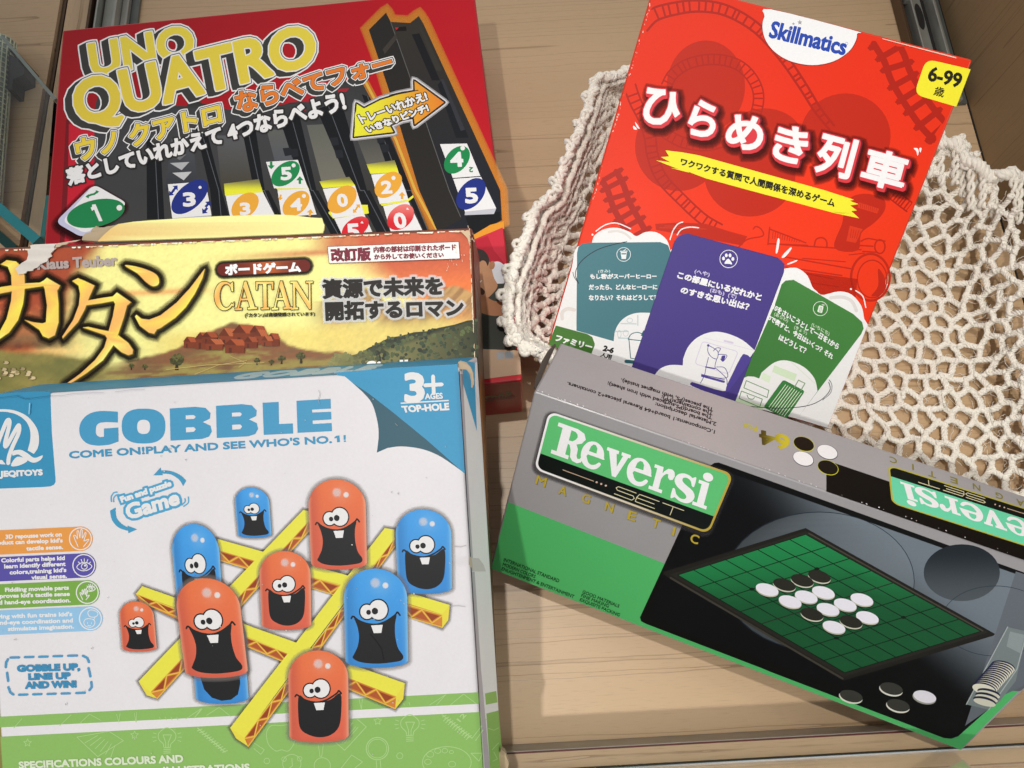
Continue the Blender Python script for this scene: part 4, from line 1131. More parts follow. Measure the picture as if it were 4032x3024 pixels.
F.poly([quad_at(cq, 1, 0), quad_at(cq, .984, 0), quad_at(cq, .99, .006), quad_at(cq, .996, .014), quad_at(cq, 1, .03)], '#b9a283')
F.end()
F = F_CATS
F.begin('printed_side')
def sidec(p):
    t = (p[1]-895)/610
    return mixc(mixc(ink('#7a3a28'), ink('#4a3a2a'), sstep(.2, .6, t)), ink('#8a5a2a'), sstep(.9, 1.1, t)*(1-sstep(1.5, 2, t)))*(.8+.4*fbm(p[0]/8, p[1]/20))
sq = [proj(p) for p in (cTR-cn*.0016+c2*.002, cTR-cn*(CTH-.0016)+c2*.002, cTR-cn*(CTH-.0016)+c2*(CLN-.002), cTR-cn*.0016+c2*(CLN-.002))]
F.grid(sq, 4, 60, sidec); F.end()
# torn flap standing up from the top edge
def sheet(name, pts, o, n, thick, colf, parent, root):
    o = np.array(o); n = np.array(n)/np.linalg.norm(n); V2, F2 = fill(pts)
    top = [plane_pt(p, o, n) for p in V2]; bot = [q-n*thick for q in top]; N = len(V2); cols = [(*colf(p), 1) for p in V2]*2
    Fs = []
    for t in F2:
        a, b, c = (top[i] for i in t)
        t = t if np.dot(np.cross(b-a, c-a), n) > 0 else t[::-1]
        Fs.append(t); Fs.append(tuple(i+N for i in t[::-1]))
    Fs += [(i, (i+1) % N, N+(i+1) % N, N+i) for i in range(N)]
    return mesh_obj(name, top+bot, Fs, PRINT, root, cols=cols)
hinge = c_c[1]+cn*.0002
fn_ = cn*math.cos(.28)-c2*math.sin(.28)*1.0
flap = B0(850, 442, 905, 385, 968, 330, 1030, 292, 1160, 272, 1280, 262, 1600, 240, 1900, 224, 2212, 214)+B1(100, 211, 230, 211, 330, 215, 420, 226, 500, 236, 592, 240, 600, 270, 614, 300, 610, 335, 598, 368)+B1(300, 383, 0, 392)+B0(1900, 408, 1300, 428)
sheet('torn_flap', flap, hinge, fn_, .0009, lambda p: mixc(ink('#e4da92'), ink('#c98a50'), (1-sstep(430, 520, p[0]-(p[1]-880)*-.6))*.6), worn_box, worn_box)
card = B0(712, 432, 722, 396, 745, 372, 790, 362, 800, 335, 838, 308, 868, 322, 905, 322, 935, 312, 985, 305, 1032, 292, 960, 345, 900, 400, 850, 442)
sheet('torn_card', card, hinge-c2*0-cn*.001, fn_, .0016, lambda p: ink('#9a8a72')*(.7+.6*fbm(p[0]/6, p[1]/6)), worn_box, worn_box)

patch = B0(262, 478, 300, 470, 492, 462, 470, 492, 476, 512, 440, 548, 452, 572, 418, 590, 412, 616, 350, 642, 330, 668, 292, 682, 282, 700, 236, 702, 220, 722, 158, 732, 146, 700, 134, 682, 186, 632, 232, 606, 246, 560, 238, 520, 268, 505)
sheet('torn_patch', patch, cTR+cn*.0016, cn, .0005, lambda p: ink('#c4beb6')*(.82+.3*fbm(p[0]/7, p[1]/7)), worn_box, worn_box)
sheet('torn_fringe', B0(492, 462, 640, 436, 700, 428, 655, 446, 600, 452, 575, 470, 540, 474, 515, 490, 480, 496), cTR+cn*.0018, cn, .0005, lambda p: ink('#b3a68f')*(.8+.3*fbm(p[0]/6, p[1]/6)), worn_box, worn_box)

# ------------------------------------------------------------------ print of the white stacking-cup game
F = F_GOB
def C0(*xy): return P('C0', *xy)
def C1(*xy): return P('C1', *xy)
def D0(*xy): return P('D0', *xy)
def D1(*xy): return P('D1', *xy)
gq = inset_px(g_c, .0008)
F.gain = .70                                   # inks of this face darkened to offset its strong lighting
BLUE = '#489fc6'
F.begin('printed_front')
F.grid(gq, 40, 40, lambda p: ink('#dbd9dc')*(.97+.05*fbm(p[0]/90, p[1]/90)))
F.poly(C0(-120, 118, 100, 102, 300, 92, 440, 92, 446, 300, 452, 450, 468, 650, 484, 850)+C0(484, 880, 470, 905, 440, 918, 380, 924, -120, 942), lambda p: ink('#388cb4')*(.95+.1*fbm(p[0]/60, p[1]/60)))
gs = lambda x: 2274+(1210-.0447*x*1.0)/2.212
F.poly(D0(-6, 1212)+D1(1958, 999)+D1(1966, 1100)+D0(-2, 1306), '#86b25f')
F.poly(D0(4, 1386)+D1(1970, 1171)+D1(2010, 1800)+D0(38, 1900), '#86b25f')
F.poly(P('B1', 690, 1588, 1200, 1545, 1772, 1512)+C1(1792, 0, 1838, 806, 1740, 735, 1500, 510, 1200, 265, 1000, 110, 850, 10, 790, -40)+P('B1', 740, 1610), lambda p: ink('#3991bb')*(.94+.12*fbm(p[0]/50, p[1]/50)))
F.poly(C1(850, 10)+smooth(C1(940, 90, 1030, 200, 1080, 380, 1085, 500), 4, False)+C1(1070, 625)+smooth(C1(1160, 585, 1280, 570, 1450, 590, 1600, 645, 1740, 735, 1832, 803), 4, False)+C1(1500, 510, 1200, 265, 1000, 110), '#2d5868')
F.begin('line_drawings')
LG = '#a3c983'
star = lambda c, r: [(c[0]+(r if i % 2 == 0 else r*.45)*math.sin(i*math.pi/5), c[1]-(r if i % 2 == 0 else r*.45)*math.cos(i*math.pi/5)) for i in range(10)]
def bulb(p, s):
    x, y = p
    F.line(smooth([(x-.3*s, y+.75*s), (x-.35*s, y+.5*s), (x-.75*s, y+.05*s), (x-.7*s, y-.5*s), (x, y-.95*s), (x+.7*s, y-.5*s), (x+.75*s, y+.05*s), (x+.35*s, y+.5*s), (x+.3*s, y+.75*s)], 5, False), 3, LG)
    F.lines([[(x-.35*s, y-.3*s), (x+.4*s, y-.3*s), (x+.1*s, y+.4*s), (x+.1*s, y+.8*s)], [(x-.35*s, y-.3*s), (x-.12*s, y+.4*s), (x-.12*s, y+.8*s)]]+[[(x-.3*s, y+(.85+.16*i)*s), (x+.3*s, y+(.82+.16*i)*s)] for i in range(4)], 3, LG)
    F.lines([[(x+1.0*s*math.cos(a), y-.1*s+1.0*s*math.sin(a)), (x+1.3*s*math.cos(a), y-.1*s+1.3*s*math.sin(a))] for a in (-.3, 0, .3, math.pi-.3, math.pi, math.pi+.3)], 2.5, LG)
bulb(D0(1455, 1400)[0], 44); bulb(D1(1358, 1290)[0], 46)
for q in (D0(240, 1440), D0(1172, 1372), D1(1078, 1250)): F.line(star(q[0], 16), 2.5, LG, True)
F.line(ell(D1(1075, 1490)[0], 44), 3.5, LG, True); F.line(ell(D1(1075, 1490)[0], 37), 2.5, LG, True); F.lines([D1(1065, 1595, 1070, 1659), D1(1100, 1595, 1105, 1659)], 3, LG)
F.line(ell(D1(1270, 1553)[0], 12), 2.5, LG, True); F.line(ell(D1(112, 1598)[0], 11), 2.5, LG, True)
F.line(ell(D1(1680, 1610)[0], 96, 62), 3, LG, True)
for x, y, r in ((1535, 1540, 14), (1600, 1510, 12), (1662, 1508, 11), (1720, 1520, 8), (1515, 1605, 13), (1725, 1625, 14)): F.line(ell(D1(x, y)[0], r, r*.8), 2.5, LG, True)
F.line(smooth(D1(230, 1290, 150, 1290, 110, 1350, 125, 1450, 190, 1510, 240, 1500, 300, 1510, 350, 1440, 365, 1340, 310, 1285), 4), 3, LG, True)
F.lines([D1(900, 1235, 978, 1300, 790, 1505, 710, 1435), D1(860, 1265, 740, 1395), D1(885, 1300, 770, 1440), D1(905, 1305, 790, 1440)], 3, LG)
F.lines([D1(1640, 1195, 1900, 1400)]+[D1(1640+20*i, 1215+16*i, 1675+20*i, 1200+16*i) for i in range(12)]+[D1(1650+20*i, 1250+16*i, 1690+20*i, 1215+16*i) for i in range(11)], 3.4, LG)
F.lines([D0(670, 1390, 850, 1560, 1075, 1420, 950, 1340, 670, 1390)]+[D0(740+45*i, 1440+25*i, 850+30*i, 1375+18*i) for i in range(6)], 2.8, LG)
F.lines([D0(1720, 1310, 1960, 1520)]+[D0(1720+20*i, 1335+17*i, 1760+20*i, 1320+17*i) for i in range(12)], 4, LG)
F.lines([D0(700, 1265, 780, 1190, 880, 1245), D0(520, 1290, 620, 1195), D0(1015, 1190, 1035, 1260, 1045, 1185), D0(1170, 1180, 1185, 1260, 1190, 1175), D0(1620, 1230, 1755, 1140, 1690, 1225, 1760, 1145), D0(1800, 1200, 1910, 1130, 2010, 1210), D0(120, 1310, 190, 1230)]+[D0(x, 1215, x+8, 1240) for x in (1390, 1440, 1490, 1540)], 2.6, LG)
F.lines([D1(915, 1060, 935, 1145, 945, 1055), D1(1530, 1110, 1670, 1020, 1590, 1110), D1(1710, 1110, 1825, 1015, 1935, 1098), D1(560, 1450, 575, 1560, 590, 1560, 605, 1450), D1(1300, 1090, 1310, 1112), D1(1350, 1085, 1358, 1110)], 2.6, LG)
F.line(ell(D1(330, 1620)[0], 36), 3, LG, True); F.line(ell(D1(262, 1582)[0], 9), 2.5, LG, True); F.line(ell(D1(398, 1578)[0], 9), 2.5, LG, True); F.line(ell(D1(595, 1640)[0], 32), 3, LG, True)
F.lines([D1(330, 1575, 335, 1640, 310, 1659), D1(0, 1440, 90, 1500, 60, 1540, 0, 1490), D1(760, 1659, 850, 1545, 945, 1605, 880, 1659), D1(1890, 1530, 1990, 1530, 1960, 1600, 1890, 1530), D1(1900, 1400, 1985, 1290), D1(1930, 1420, 1995, 1330)], 3, LG)
F.text('12', D1(1765, 1235, 1820, 1180, 1850, 1200, 1795, 1258), LG, bold=1)
F.end()
F.begin('maker_logo')
F.poly(smooth(C0(-10, 245, 120, 255, 240, 310, 320, 410, 340, 500, 330, 580, 295, 635), 4, False)+smooth(C0(240, 605, 262, 520, 262, 430, 225, 350, 150, 295, 60, 270, -10, 268), 4, False), '#e4e4e6')
F.line(smooth(C0(-40, 600, 20, 440, 60, 350, 82, 345, 78, 400, 45, 540, 60, 560, 150, 400, 168, 400, 160, 460, 110, 570, 78, 660, 72, 715), 5, False), 16, '#e4e4e6')
F.poly(smooth(C0(115, 610, 180, 600, 240, 630, 300, 670, 372, 648, 350, 690, 290, 712, 220, 680, 160, 640, 110, 650), 4), '#e4e4e6')
F.poly(smooth(C0(95, 738, 150, 660, 240, 692, 170, 735), 4), '#e4e4e6'); F.poly(C0(-40, 680, 20, 690, 50, 728, -40, 720), '#e4e4e6')
F.text('JEQITOYS', C0(2, 788, 366, 772, 371, 832, 2, 848), '#e4e4e6', bold=2.2)
F.begin('title_lettering')
G_ = smooth(C0(1026, 268, 870, 262, 770, 290, 710, 350, 690, 420, 705, 490, 760, 545, 850, 563, 950, 556), 4, False)+C0(1032, 528, 1030, 405, 905, 415, 905, 485)+smooth(C0(870, 490, 840, 470, 833, 430, 840, 390, 870, 365, 930, 358), 4, False)+C0(1026, 362)
F.poly(G_, '#4594bd')
sup = lambda c, rx, ry, n=36: [(c[0]+rx*math.copysign(abs(math.cos(t))**.78, math.cos(t))/2.212, c[1]+ry*math.copysign(abs(math.sin(t))**.78, math.sin(t))/2.212) for t in [i*2*math.pi/n for i in range(n)]]
F.poly(sup(C0(1250, 393)[0], 190, 152), '#4594bd', [sup(C0(1250, 400)[0], 57, 62)])
Bp = [1478, 240, 1700, 225, 1790, 235, 1833, 280, 1828, 328, 1765, 358, 1833, 390, 1845, 440, 1820, 485, 1760, 505, 1485, 520]; Bh1 = [1615, 300, 1688, 296, 1705, 312, 1690, 330, 1617, 334]; Bh2 = [1617, 405, 1690, 401, 1706, 420, 1690, 442, 1620, 448]
sh = lambda a, dx, dy: C0(*[v+(dx if i % 2 == 0 else dy) for i, v in enumerate(a)])
for dx, dy in ((0, 0), (403, -23)): F.poly(sh(Bp, dx, dy), '#4594bd', [sh(Bh1, dx, dy), sh(Bh2, dx, dy)])
F.poly(C1(75, 190, 215, 182, 218, 375, 338, 370, 342, 458, 85, 470), '#4594bd')
F.poly(C1(370, 173, 667, 155, 670, 240, 505, 250, 507, 275, 672, 268, 675, 335, 510, 345, 512, 375, 676, 366, 680, 437, 380, 452), '#4594bd')
F.begin('subtitle_lettering')
F.text("COME ON!PLAY AND SEE WHO'S NO.", C0(602, 617, 2884, 480, 2888, 538, 606, 673), '#418fb7', cap=.68, bold=1.9)
F.poly(C1(722, 476, 744, 475, 749, 532, 724, 534, 721, 496, 702, 502, 700, 490), '#418fb7'); F.poly(C1(779, 473, 799, 472, 798, 512, 782, 513), '#418fb7'); F.poly(C1(782, 518, 799, 517, 801, 530, 783, 531), '#418fb7')
F.begin('age_lettering')
F.text('3', C1(1320, -60, 1470, -62, 1475, 175, 1325, 180), '#e9ecee', bold=7); F.lines([C1(1490, 38, 1636, 30), C1(1560, -40, 1566, 108)], 15, '#e9ecee')
F.text('AGES', C1(1490, 112, 1640, 106, 1644, 152, 1492, 158), '#e9ecee', cap=.68, bold=1.2); F.line(C1(1282, 194, 1692, 170), 5, '#e9ecee')
F.text('TOP-HOLE', C1(1286, 222, 1694, 194, 1698, 250, 1302, 272), '#e9ecee', cap=.68, bold=2.0)
F.begin('fun_badge')
v1 = letters('Fun and puzzle', C0(1045, 1012, 1482, 868, 1492, 925, 1068, 1070)); v2 = letters('Game', C0(1085, 1085, 1540, 950, 1560, 1070, 1122, 1205))
for (v, f), b in ((v1, 2.4), (v2, 5)):
    v, f = fat(v, f, b); F.put(*fat(v, f, 8.5), '#4a9cc4')
F.sub('badge_lettering')
for (v, f), b in ((v1, 2.4), (v2, 4)): F.put(*fat(v, f, b), '#e6e6ea')
F.poly(smooth(C0(1410, 778, 1490, 785, 1570, 820, 1622, 868), 4, False)+smooth(C0(1595, 915, 1560, 860, 1490, 815, 1412, 806), 4, False), '#4193bb'); F.poly(C0(1335, 822, 1398, 754, 1418, 820), '#4193bb')
F.poly(smooth(C0(958, 1130, 975, 1210, 1030, 1275, 1110, 1305), 4, False)+smooth(C0(1118, 1278, 1060, 1245, 1015, 1190, 1005, 1102), 4, False), '#4193bb'); F.poly(C0(1195, 1292, 1110, 1260, 1118, 1326), '#4193bb')
F.lines([smooth(C0(970, 1050, 968, 1010, 990, 975, 1020, 968), 4, False), smooth(C0(990, 1052, 990, 1020, 1010, 995, 1035, 990), 4, False), smooth(C0(1600, 1092, 1640, 1060, 1640, 1010), 4, False), smooth(C0(1585, 1080, 1612, 1050, 1610, 1025), 4, False)], 5, '#58a3c8')
# feature strips
strips = [((316.5, 2121.6), '#dd9649', ['3D repousse work on', "product can develop kid's", 'tactile sense.'], [(50, 1340, 535, 1318), (-75, 1394, 543, 1370), (230, 1442, 546, 1428)], 0),
          ((330, 2226.5), '#554e9e', ['Colorful parts helps kid', 'learn identify different', "colors,training kid's", 'visual sense.'], [(12, 1546, 562, 1524), (38, 1598, 568, 1575), (85, 1650, 575, 1628), (275, 1694, 580, 1680)], 1),
          ((343.6, 2332.8), '#74a246', ['Fiddling movable parts', "improves kid's tactile sense", 'and hand-eye coordination.'], [(45, 1802, 598, 1782), (-60, 1858, 605, 1836), (-66, 1914, 612, 1892)], 2),
          ((355.8, 2435.8), '#8dbbe6', ["laying with fun trains kid's", 'hand-eye coordination and', 'stimulates imagination.'], [(-62, 2036, 626, 2012), (-60, 2090, 632, 2067), (70, 2142, 640, 2120)], 3)]
for c, col, rows, pos, k in strips:
    F.begin('feature_strip')
    x0_ = -69+.0555*(c[1]-1564); yl_ = c[1]+(c[0]-x0_)*.045
    body = union([[(x0_, yl_-48), (c[0], c[1]-48), (c[0], c[1]+48), (x0_, yl_+48)], ell(c, 48.5)])
    F.put(*body, col)
    F.line(ell(c, 43), 4.2, '#eeebea', True)
    F.sub('strip_lettering')
    for t, (xa, ya, xb, yb) in zip(rows, pos): F.text(t, C0(xa, ya, xb, yb, xb+1, yb+34, xa+1, ya+34), '#eae5e2', cap=.70, bold=1.15)
F.begin('strip_icon')
def hand(c, s):
    x, y = c
    F.line(smooth([(x-.25*s, y+.75*s), (x-.65*s, y-.2*s), (x-.5*s, y-.3*s), (x-.3*s, y), (x-.35*s, y-.65*s), (x-.2*s, y-.7*s), (x-.08*s, y-.1*s), (x, y-.8*s), (x+.14*s, y-.78*s), (x+.15*s, y-.05*s), (x+.4*s, y-.55*s), (x+.5*s, y-.45*s), (x+.3*s, y+.2*s), (x+.7*s, y+.05*s), (x+.7*s, y+.2*s), (x+.25*s, y+.75*s)], 3, False), 3.2, '#efeae6')
hand((318, 2121), 42); F.begin('strip_icon'); hand((332, 2342), 26)
def eye(c, s):
    F.line(smooth([(c[0]-s, c[1]+.1*s), (c[0]-.4*s, c[1]-.45*s), (c[0]+.4*s, c[1]-.45*s), (c[0]+s, c[1]), (c[0]+.4*s, c[1]+.5*s), (c[0]-.4*s, c[1]+.55*s)], 4), 3.2, '#efeae6', True); F.line(ell(c, .38*s), 3.2, '#efeae6', True); F.poly(ell((c[0]+.1*s, c[1]-.1*s), .14*s), '#efeae6')
    F.lines([[(c[0]+.7*s*math.cos(a), c[1]+.62*s*math.sin(a)), (c[0]+1.0*s*math.cos(a), c[1]+1.0*s*math.sin(a))] for a in (-2.5, -2.0, -1.57, -1.1, -.6)], 3, '#efeae6')
eye((357, 2318), 18); F.begin('strip_icon'); eye((332, 2230), 30); F.begin('strip_icon')
F.line(smooth([(330, 2452), (335, 2440), (350, 2436), (368, 2440), (374, 2452), (366, 2466), (350, 2470), (336, 2464)], 4), 3, '#efeae6', True); F.lines([[(345, 2452), (345, 2456)], [(360, 2452), (360, 2456)], [(346, 2462), (352, 2464), (358, 2462)], [(370, 2440), (374, 2428)]], 3, '#efeae6')
F.line(smooth([(348, 2420), (346, 2410), (355, 2402), (368, 2403), (380, 2408), (386, 2418), (378, 2428), (366, 2430), (354, 2428)], 4), 3, '#efeae6', True)
# dashed badge
F.begin('dashed_badge')
F.lines([D0(*q) for q in ((90, 698, 165, 696), (215, 694, 290, 692), (340, 691, 414, 689), (465, 686, 540, 684), (592, 682, 670, 680), (720, 682, 758, 700, 774, 738), (770, 788, 786, 862), (794, 910, 798, 955, 778, 982), (165, 1022, 236, 1020), (288, 1018, 360, 1016), (412, 1015, 484, 1013), (536, 1011, 608, 1009), (662, 1007, 738, 1004), (68, 712, 51, 742, 49, 782), (60, 830, 70, 902), (72, 955, 88, 1000, 116, 1020))], 9.5, '#4c93bd')
F.sub('badge_lettering')
F.text('GOBBLE UP,', D0(150, 768, 690, 752, 692, 804, 155, 818), '#3d86b0', cap=.68, bold=3.0); F.text('LINE UP', D0(250, 842, 608, 830, 610, 880, 252, 889), '#3d86b0', cap=.68, bold=3.0); F.text('AND WIN!', D0(222, 914, 660, 902, 663, 954, 224, 966), '#3d86b0', cap=.68, bold=3.0)
F.begin('notice_lettering')
F.text('SPECIFICATIONS COLOURS AND', D0(165, 1607, 1590, 1547, 1595, 1607, 170, 1662), '#cfdcc0', cap=.68, bold=2.0); F.text('ILLUSTRATIONS', D0(1425, 1652, 2170, 1624, 2174, 1682, 1430, 1710), '#cfdcc0', cap=.68, bold=2.0)
# picture: yellow bars and cups
bars = []
Cb = dict(top=[(857, 2122), (1608, 2333), (1771, 2382), (1741, 2419), (1606, 2376), (1000, 2207), (859, 2165)], side=[(859, 2165), (1000, 2207), (1606, 2376), (1741, 2419), (1741, 2473), (1606, 2421), (981, 2240), (863, 2205)], cap=[(1771, 2382), (1741, 2419), (1741, 2473), (1765, 2442)])
Db = dict(top=[(560, 2308), (683, 2351), (1000, 2471), (1158, 2527), (1348, 2604), (1594, 2690), (1560, 2740), (1375, 2670), (1000, 2518), (678, 2389), (536, 2337)], side=[(536, 2337), (678, 2389), (1000, 2518), (1375, 2670), (1560, 2740), (1556, 2792), (1375, 2715), (1108, 2604), (1000, 2559), (678, 2430), (549, 2367)], cap=[(1594, 2690), (1560, 2740), (1556, 2792), (1588, 2752)])
Ab = dict(top=[(1194, 2008), (1217, 2012), (1217, 2049), (592, 2725), (545, 2683)], side=[(1217, 2049), (1217, 2090), (619, 2750), (592, 2725)], cap=[(545, 2683), (592, 2725), (619, 2750), (578, 2738)])
Bb = dict(top=[(1515, 2079), (1553, 2085), (1553, 2119), (1352, 2378), (1221, 2552), (1081, 2740), (962, 2905), (906, 2866)], side=[(1553, 2119), (1553, 2152), (1352, 2425), (1258, 2563), (1000, 2907), (977, 2939), (962, 2905)], cap=[(906, 2866), (962, 2905), (977, 2939), (930, 2908)])
F.begin('printed_shadow', soft=True)
for b in (Cb, Db, Ab, Bb): F.glow(*union([b['top'], b['side'], b['cap']]), 12, '#6d6560', .55, 4)
def bar(b, a0, a1, b0, b1, n):
    F.begin('yellow_bar')
    F.poly(b['side'], lambda p: mixc(ink('#b9652e'), ink('#d08a3a'), fbm(p[0]/18, p[1]/18)))
    A0_, A1_, B0_, B1_ = [np.array(q, float) for q in (a0, a1, b0, b1)]
    z = []; tri = []
    for i in range(n+1):
        t = i/n; z.append(tuple((A0_*(1-t)+A1_*t)*.92+(B0_*(1-t)+B1_*t)*.08 if i % 2 == 0 else (B0_*(1-t)+B1_*t)*.9+(A0_*(1-t)+A1_*t)*.1))
    for i in range(n-1):
        c = (np.array(z[i])+np.array(z[i+1])+np.array(z[i+2]))/3
        F.poly([tuple(c+(np.array(z[i+k])-c)*.72) for k in range(3)], '#8f3f1c' if i % 2 == 0 else '#a6532a')
    F.line(z, 4.5, '#e3b544'); F.line([b0, b1], 4.5, '#e0b040'); F.line([a0, a1], 3, '#e8c94a')
    F.poly(b['top'], lambda p: mixc(ink('#e9dd4a'), ink('#e2d448'), fbm(p[0]/60, p[1]/60))); F.poly(b['cap'], '#e5cf45')
bar(Cb, (859, 2165), (1741, 2421), (863, 2205), (1741, 2470), 22)
bar(Db, (536, 2337), (1560, 2742), (549, 2367), (1556, 2790), 26)
bar(Ab, (1217, 2049), (592, 2725), (1217, 2090), (619, 2750), 20)
bar(Bb, (1553, 2119), (962, 2905), (1553, 2152), (977, 2939), 22)
def unb(q, p):
    s = t = .5; p = np.array(p, float)
    for _ in range(5):
        e = quad_at(q, s, t)-p; a = (quad_at(q, s+1e-4, t)-quad_at(q, s-1e-4, t))/2e-4; b = (quad_at(q, s, t+1e-4)-quad_at(q, s, t-1e-4))/2e-4
        d = np.linalg.solve(np.stack([a, b], 1), -e); s += d[0]; t += d[1]
    return s, t
def cup_outline(q):
    u = [(0, .93), (0, .30)]+[(.5-.5*math.cos(t), .30-.30*math.sin(t)) for t in [i*math.pi/20 for i in range(1, 20)]]+[(1, .30), (1, .93)]+[(.5+.5*math.cos(t), .93+.07*math.sin(t)) for t in [i*math.pi/12 for i in range(1, 12)]]
    return [tuple(quad_at(q, a, b)) for a, b in u]
def cup(q, kind, mouth, face=True):
    ol_ = cup_outline(q); size = np.hypot(q[1][0]-q[0][0], q[1][1]-q[0][1])
    U_ = lambda pts: [tuple(quad_at(q, a, b)) for a, b in pts]
    F.begin('printed_shadow', soft=True); F.glow(*fill(ol_), .05*size+4, '#8a8480', .5, 4)
    F.begin('cup_picture', label=('smiling blue cup' if kind == 'blue' else 'smiling orange cup')+' printed on the lid')
    ca, cb, cc_ = ('#3f97de', '#3886cc', '#7db8ea') if kind == 'blue' else ('#db6f42', '#d0604a', '#e99a7c')
    ys = [p[1] for p in ol_]
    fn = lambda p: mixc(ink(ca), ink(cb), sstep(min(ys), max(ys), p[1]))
    NX, NY = 18, 26; gv = []
    for j in range(NY+1):
        t = j/NY; hw = .5 if t >= .3 else .5*math.sqrt(max(0, 1-((.3-t)/.3)**2))
        for i in range(NX+1):
            a = i/NX; s_ = .5+(2*a-1)*hw; tt = t if t < .93 else .93+(t-.93)*math.sqrt(max(0, 1-((s_-.5)/.5)**2))
            gv.append((s_, tt))
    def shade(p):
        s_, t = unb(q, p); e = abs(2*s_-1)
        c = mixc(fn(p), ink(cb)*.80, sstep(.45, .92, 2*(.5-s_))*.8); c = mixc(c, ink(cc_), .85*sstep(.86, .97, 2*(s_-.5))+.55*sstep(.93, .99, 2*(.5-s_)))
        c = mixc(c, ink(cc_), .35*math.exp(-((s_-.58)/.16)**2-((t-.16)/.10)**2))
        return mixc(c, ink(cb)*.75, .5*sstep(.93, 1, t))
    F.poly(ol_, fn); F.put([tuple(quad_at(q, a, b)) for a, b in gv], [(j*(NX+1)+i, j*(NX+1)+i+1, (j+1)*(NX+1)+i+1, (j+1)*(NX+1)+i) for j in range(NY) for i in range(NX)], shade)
    K_ = '#1b1c1e'
    E_ = lambda cx_, cy_, r: U_([(cx_+r*math.cos(t), cy_+r*.68*math.sin(t)) for t in [i*2*math.pi/28 for i in range(28)]])
    if face:
        m = {'bell': [(.15, .49), (.22, .52), (.35, .55), (.5, .56), (.65, .53), (.82, .46), (.80, .56), (.80, .68), (.84, .80), (.92, .88), (.89, .925), (.75, .945), (.5, .957), (.25, .942), (.12, .90), (.14, .86), (.20, .78), (.225, .68), (.20, .58)],
             'u': [(.17, .49), (.30, .54), (.5, .56), (.7, .535), (.87, .47), (.875, .7), (.83, .84), (.70, .92), (.52, .945), (.34, .92), (.19, .85), (.155, .7)]}[mouth]
        F.sub('mouth')
        F.put(*merge([smooth(U_(m), 4)]+ribbon(smooth(U_([(.11, .50), (.14, .48), (.22, .52), (.35, .553), (.5, .562), (.65, .533), (.80, .47), (.84, .44), (.88, .47)]), 4, False), .022*size+1.5)), K_)
        F.poly(U_([(.42, .572), (.605, .566), (.58, .648), (.46, .650)]), '#e3e1e1')
        F.sub('eyes')
        e1_, e2_ = E_(.36, .435, .105), E_(.54, .415, .145)
        o = .022*size
        F.put(*fat(*union([e1_, e2_]), o), K_); F.put(*union([e1_, e2_]), '#e8e8ea')
        F.poly(E_(.385, .44, .038), K_); F.poly(E_(.485, .428, .05), K_)
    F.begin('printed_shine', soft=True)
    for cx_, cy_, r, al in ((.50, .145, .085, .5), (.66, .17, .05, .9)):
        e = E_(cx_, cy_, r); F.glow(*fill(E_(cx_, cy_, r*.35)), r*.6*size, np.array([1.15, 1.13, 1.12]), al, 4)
q4 = lambda *p: list(p)
cup(C0(2035, 928)+C1(125, 930, 155, 1365)+C0(2075, 1370), 'blue', 'bell')
cup(C1(465, 855, 970, 860, 985, 1640, 500, 1645), 'orange', 'bell')
cup(C1(1225, 1118, 1718, 1120, 1725, 1855, 1255, 1855), 'blue', 'u')
cup(C0(1475, 1245, 1895, 1245, 1950, 2080, 1560, 2080), 'blue', 'u')
q = D0(1640, 300, 2110, 290, 2170, 1098, 1712, 1105); cup(q, 'blue', 'u', False)
F.poly([tuple(quad_at(q, a, b)) for a, b in ((.12, .5), (.86, .5), (.86, .78), (.80, .9), (.66, .955), (.48, .965), (.3, .93), (.17, .84), (.12, .72))], '#1b1c1e')
cup(D0(1030, 208, 1330, 208, 1368, 642, 1068, 648), 'orange', 'bell')
cup(D1(40, -230, 490, -230, 500, 455, 70, 460), 'orange', 'u')
cup(D0(1505, 8, 2065, 5, 2165, 868, 1620, 880), 'orange', 'bell')
cup(D1(778, -78, 1330, -78, 1345, 785, 798, 790), 'blue', 'bell')
cup(D1(295, 635, 820, 635, 825, 1432, 310, 1440), 'orange', 'u')
# handling marks
F.begin('scuff_marks')
for i in range(70):
    x, y = lr.uniform(0, 1850), lr.uniform(1560, 2980); r = lr.uniform(.8, 2.6); F.poly(ell((x, y), r*lr.uniform(.6, 2), r, lr.uniform(0, 90), n=7), lr.choice(['#bdbab8', '#c6c2bf', '#a9a5a2']))
for a in (C1(560, 80, 575, 110, 560, 160, 570, 200), C1(1230, 370, 1250, 390), C1(1740, 1440, 1800, 1445, 1850, 1430), D1(1700, 250, 1790, 245, 1840, 255)): F.line(a, 1.6, '#a3a09e')
F.line(D1(1010, 490, 1060, 550, 1110, 620, 1130, 720), 2.2, '#0e0f10')
F.line(C0(-40, 150, 140, 128, 200, 150, 260, 152, 440, 128), 2.4, '#2b6f8f'); F.line(C0(450, 130, 560, 125, 640, 108, 900, 100), 1.8, '#b3aebb'); F.line(C0(1000, 95, 1130, 78, 1260, 72), 1.8, '#b3aebb'); F.line(C0(258, 195, 252, 285), 4, '#8fc4dc')
F.end()
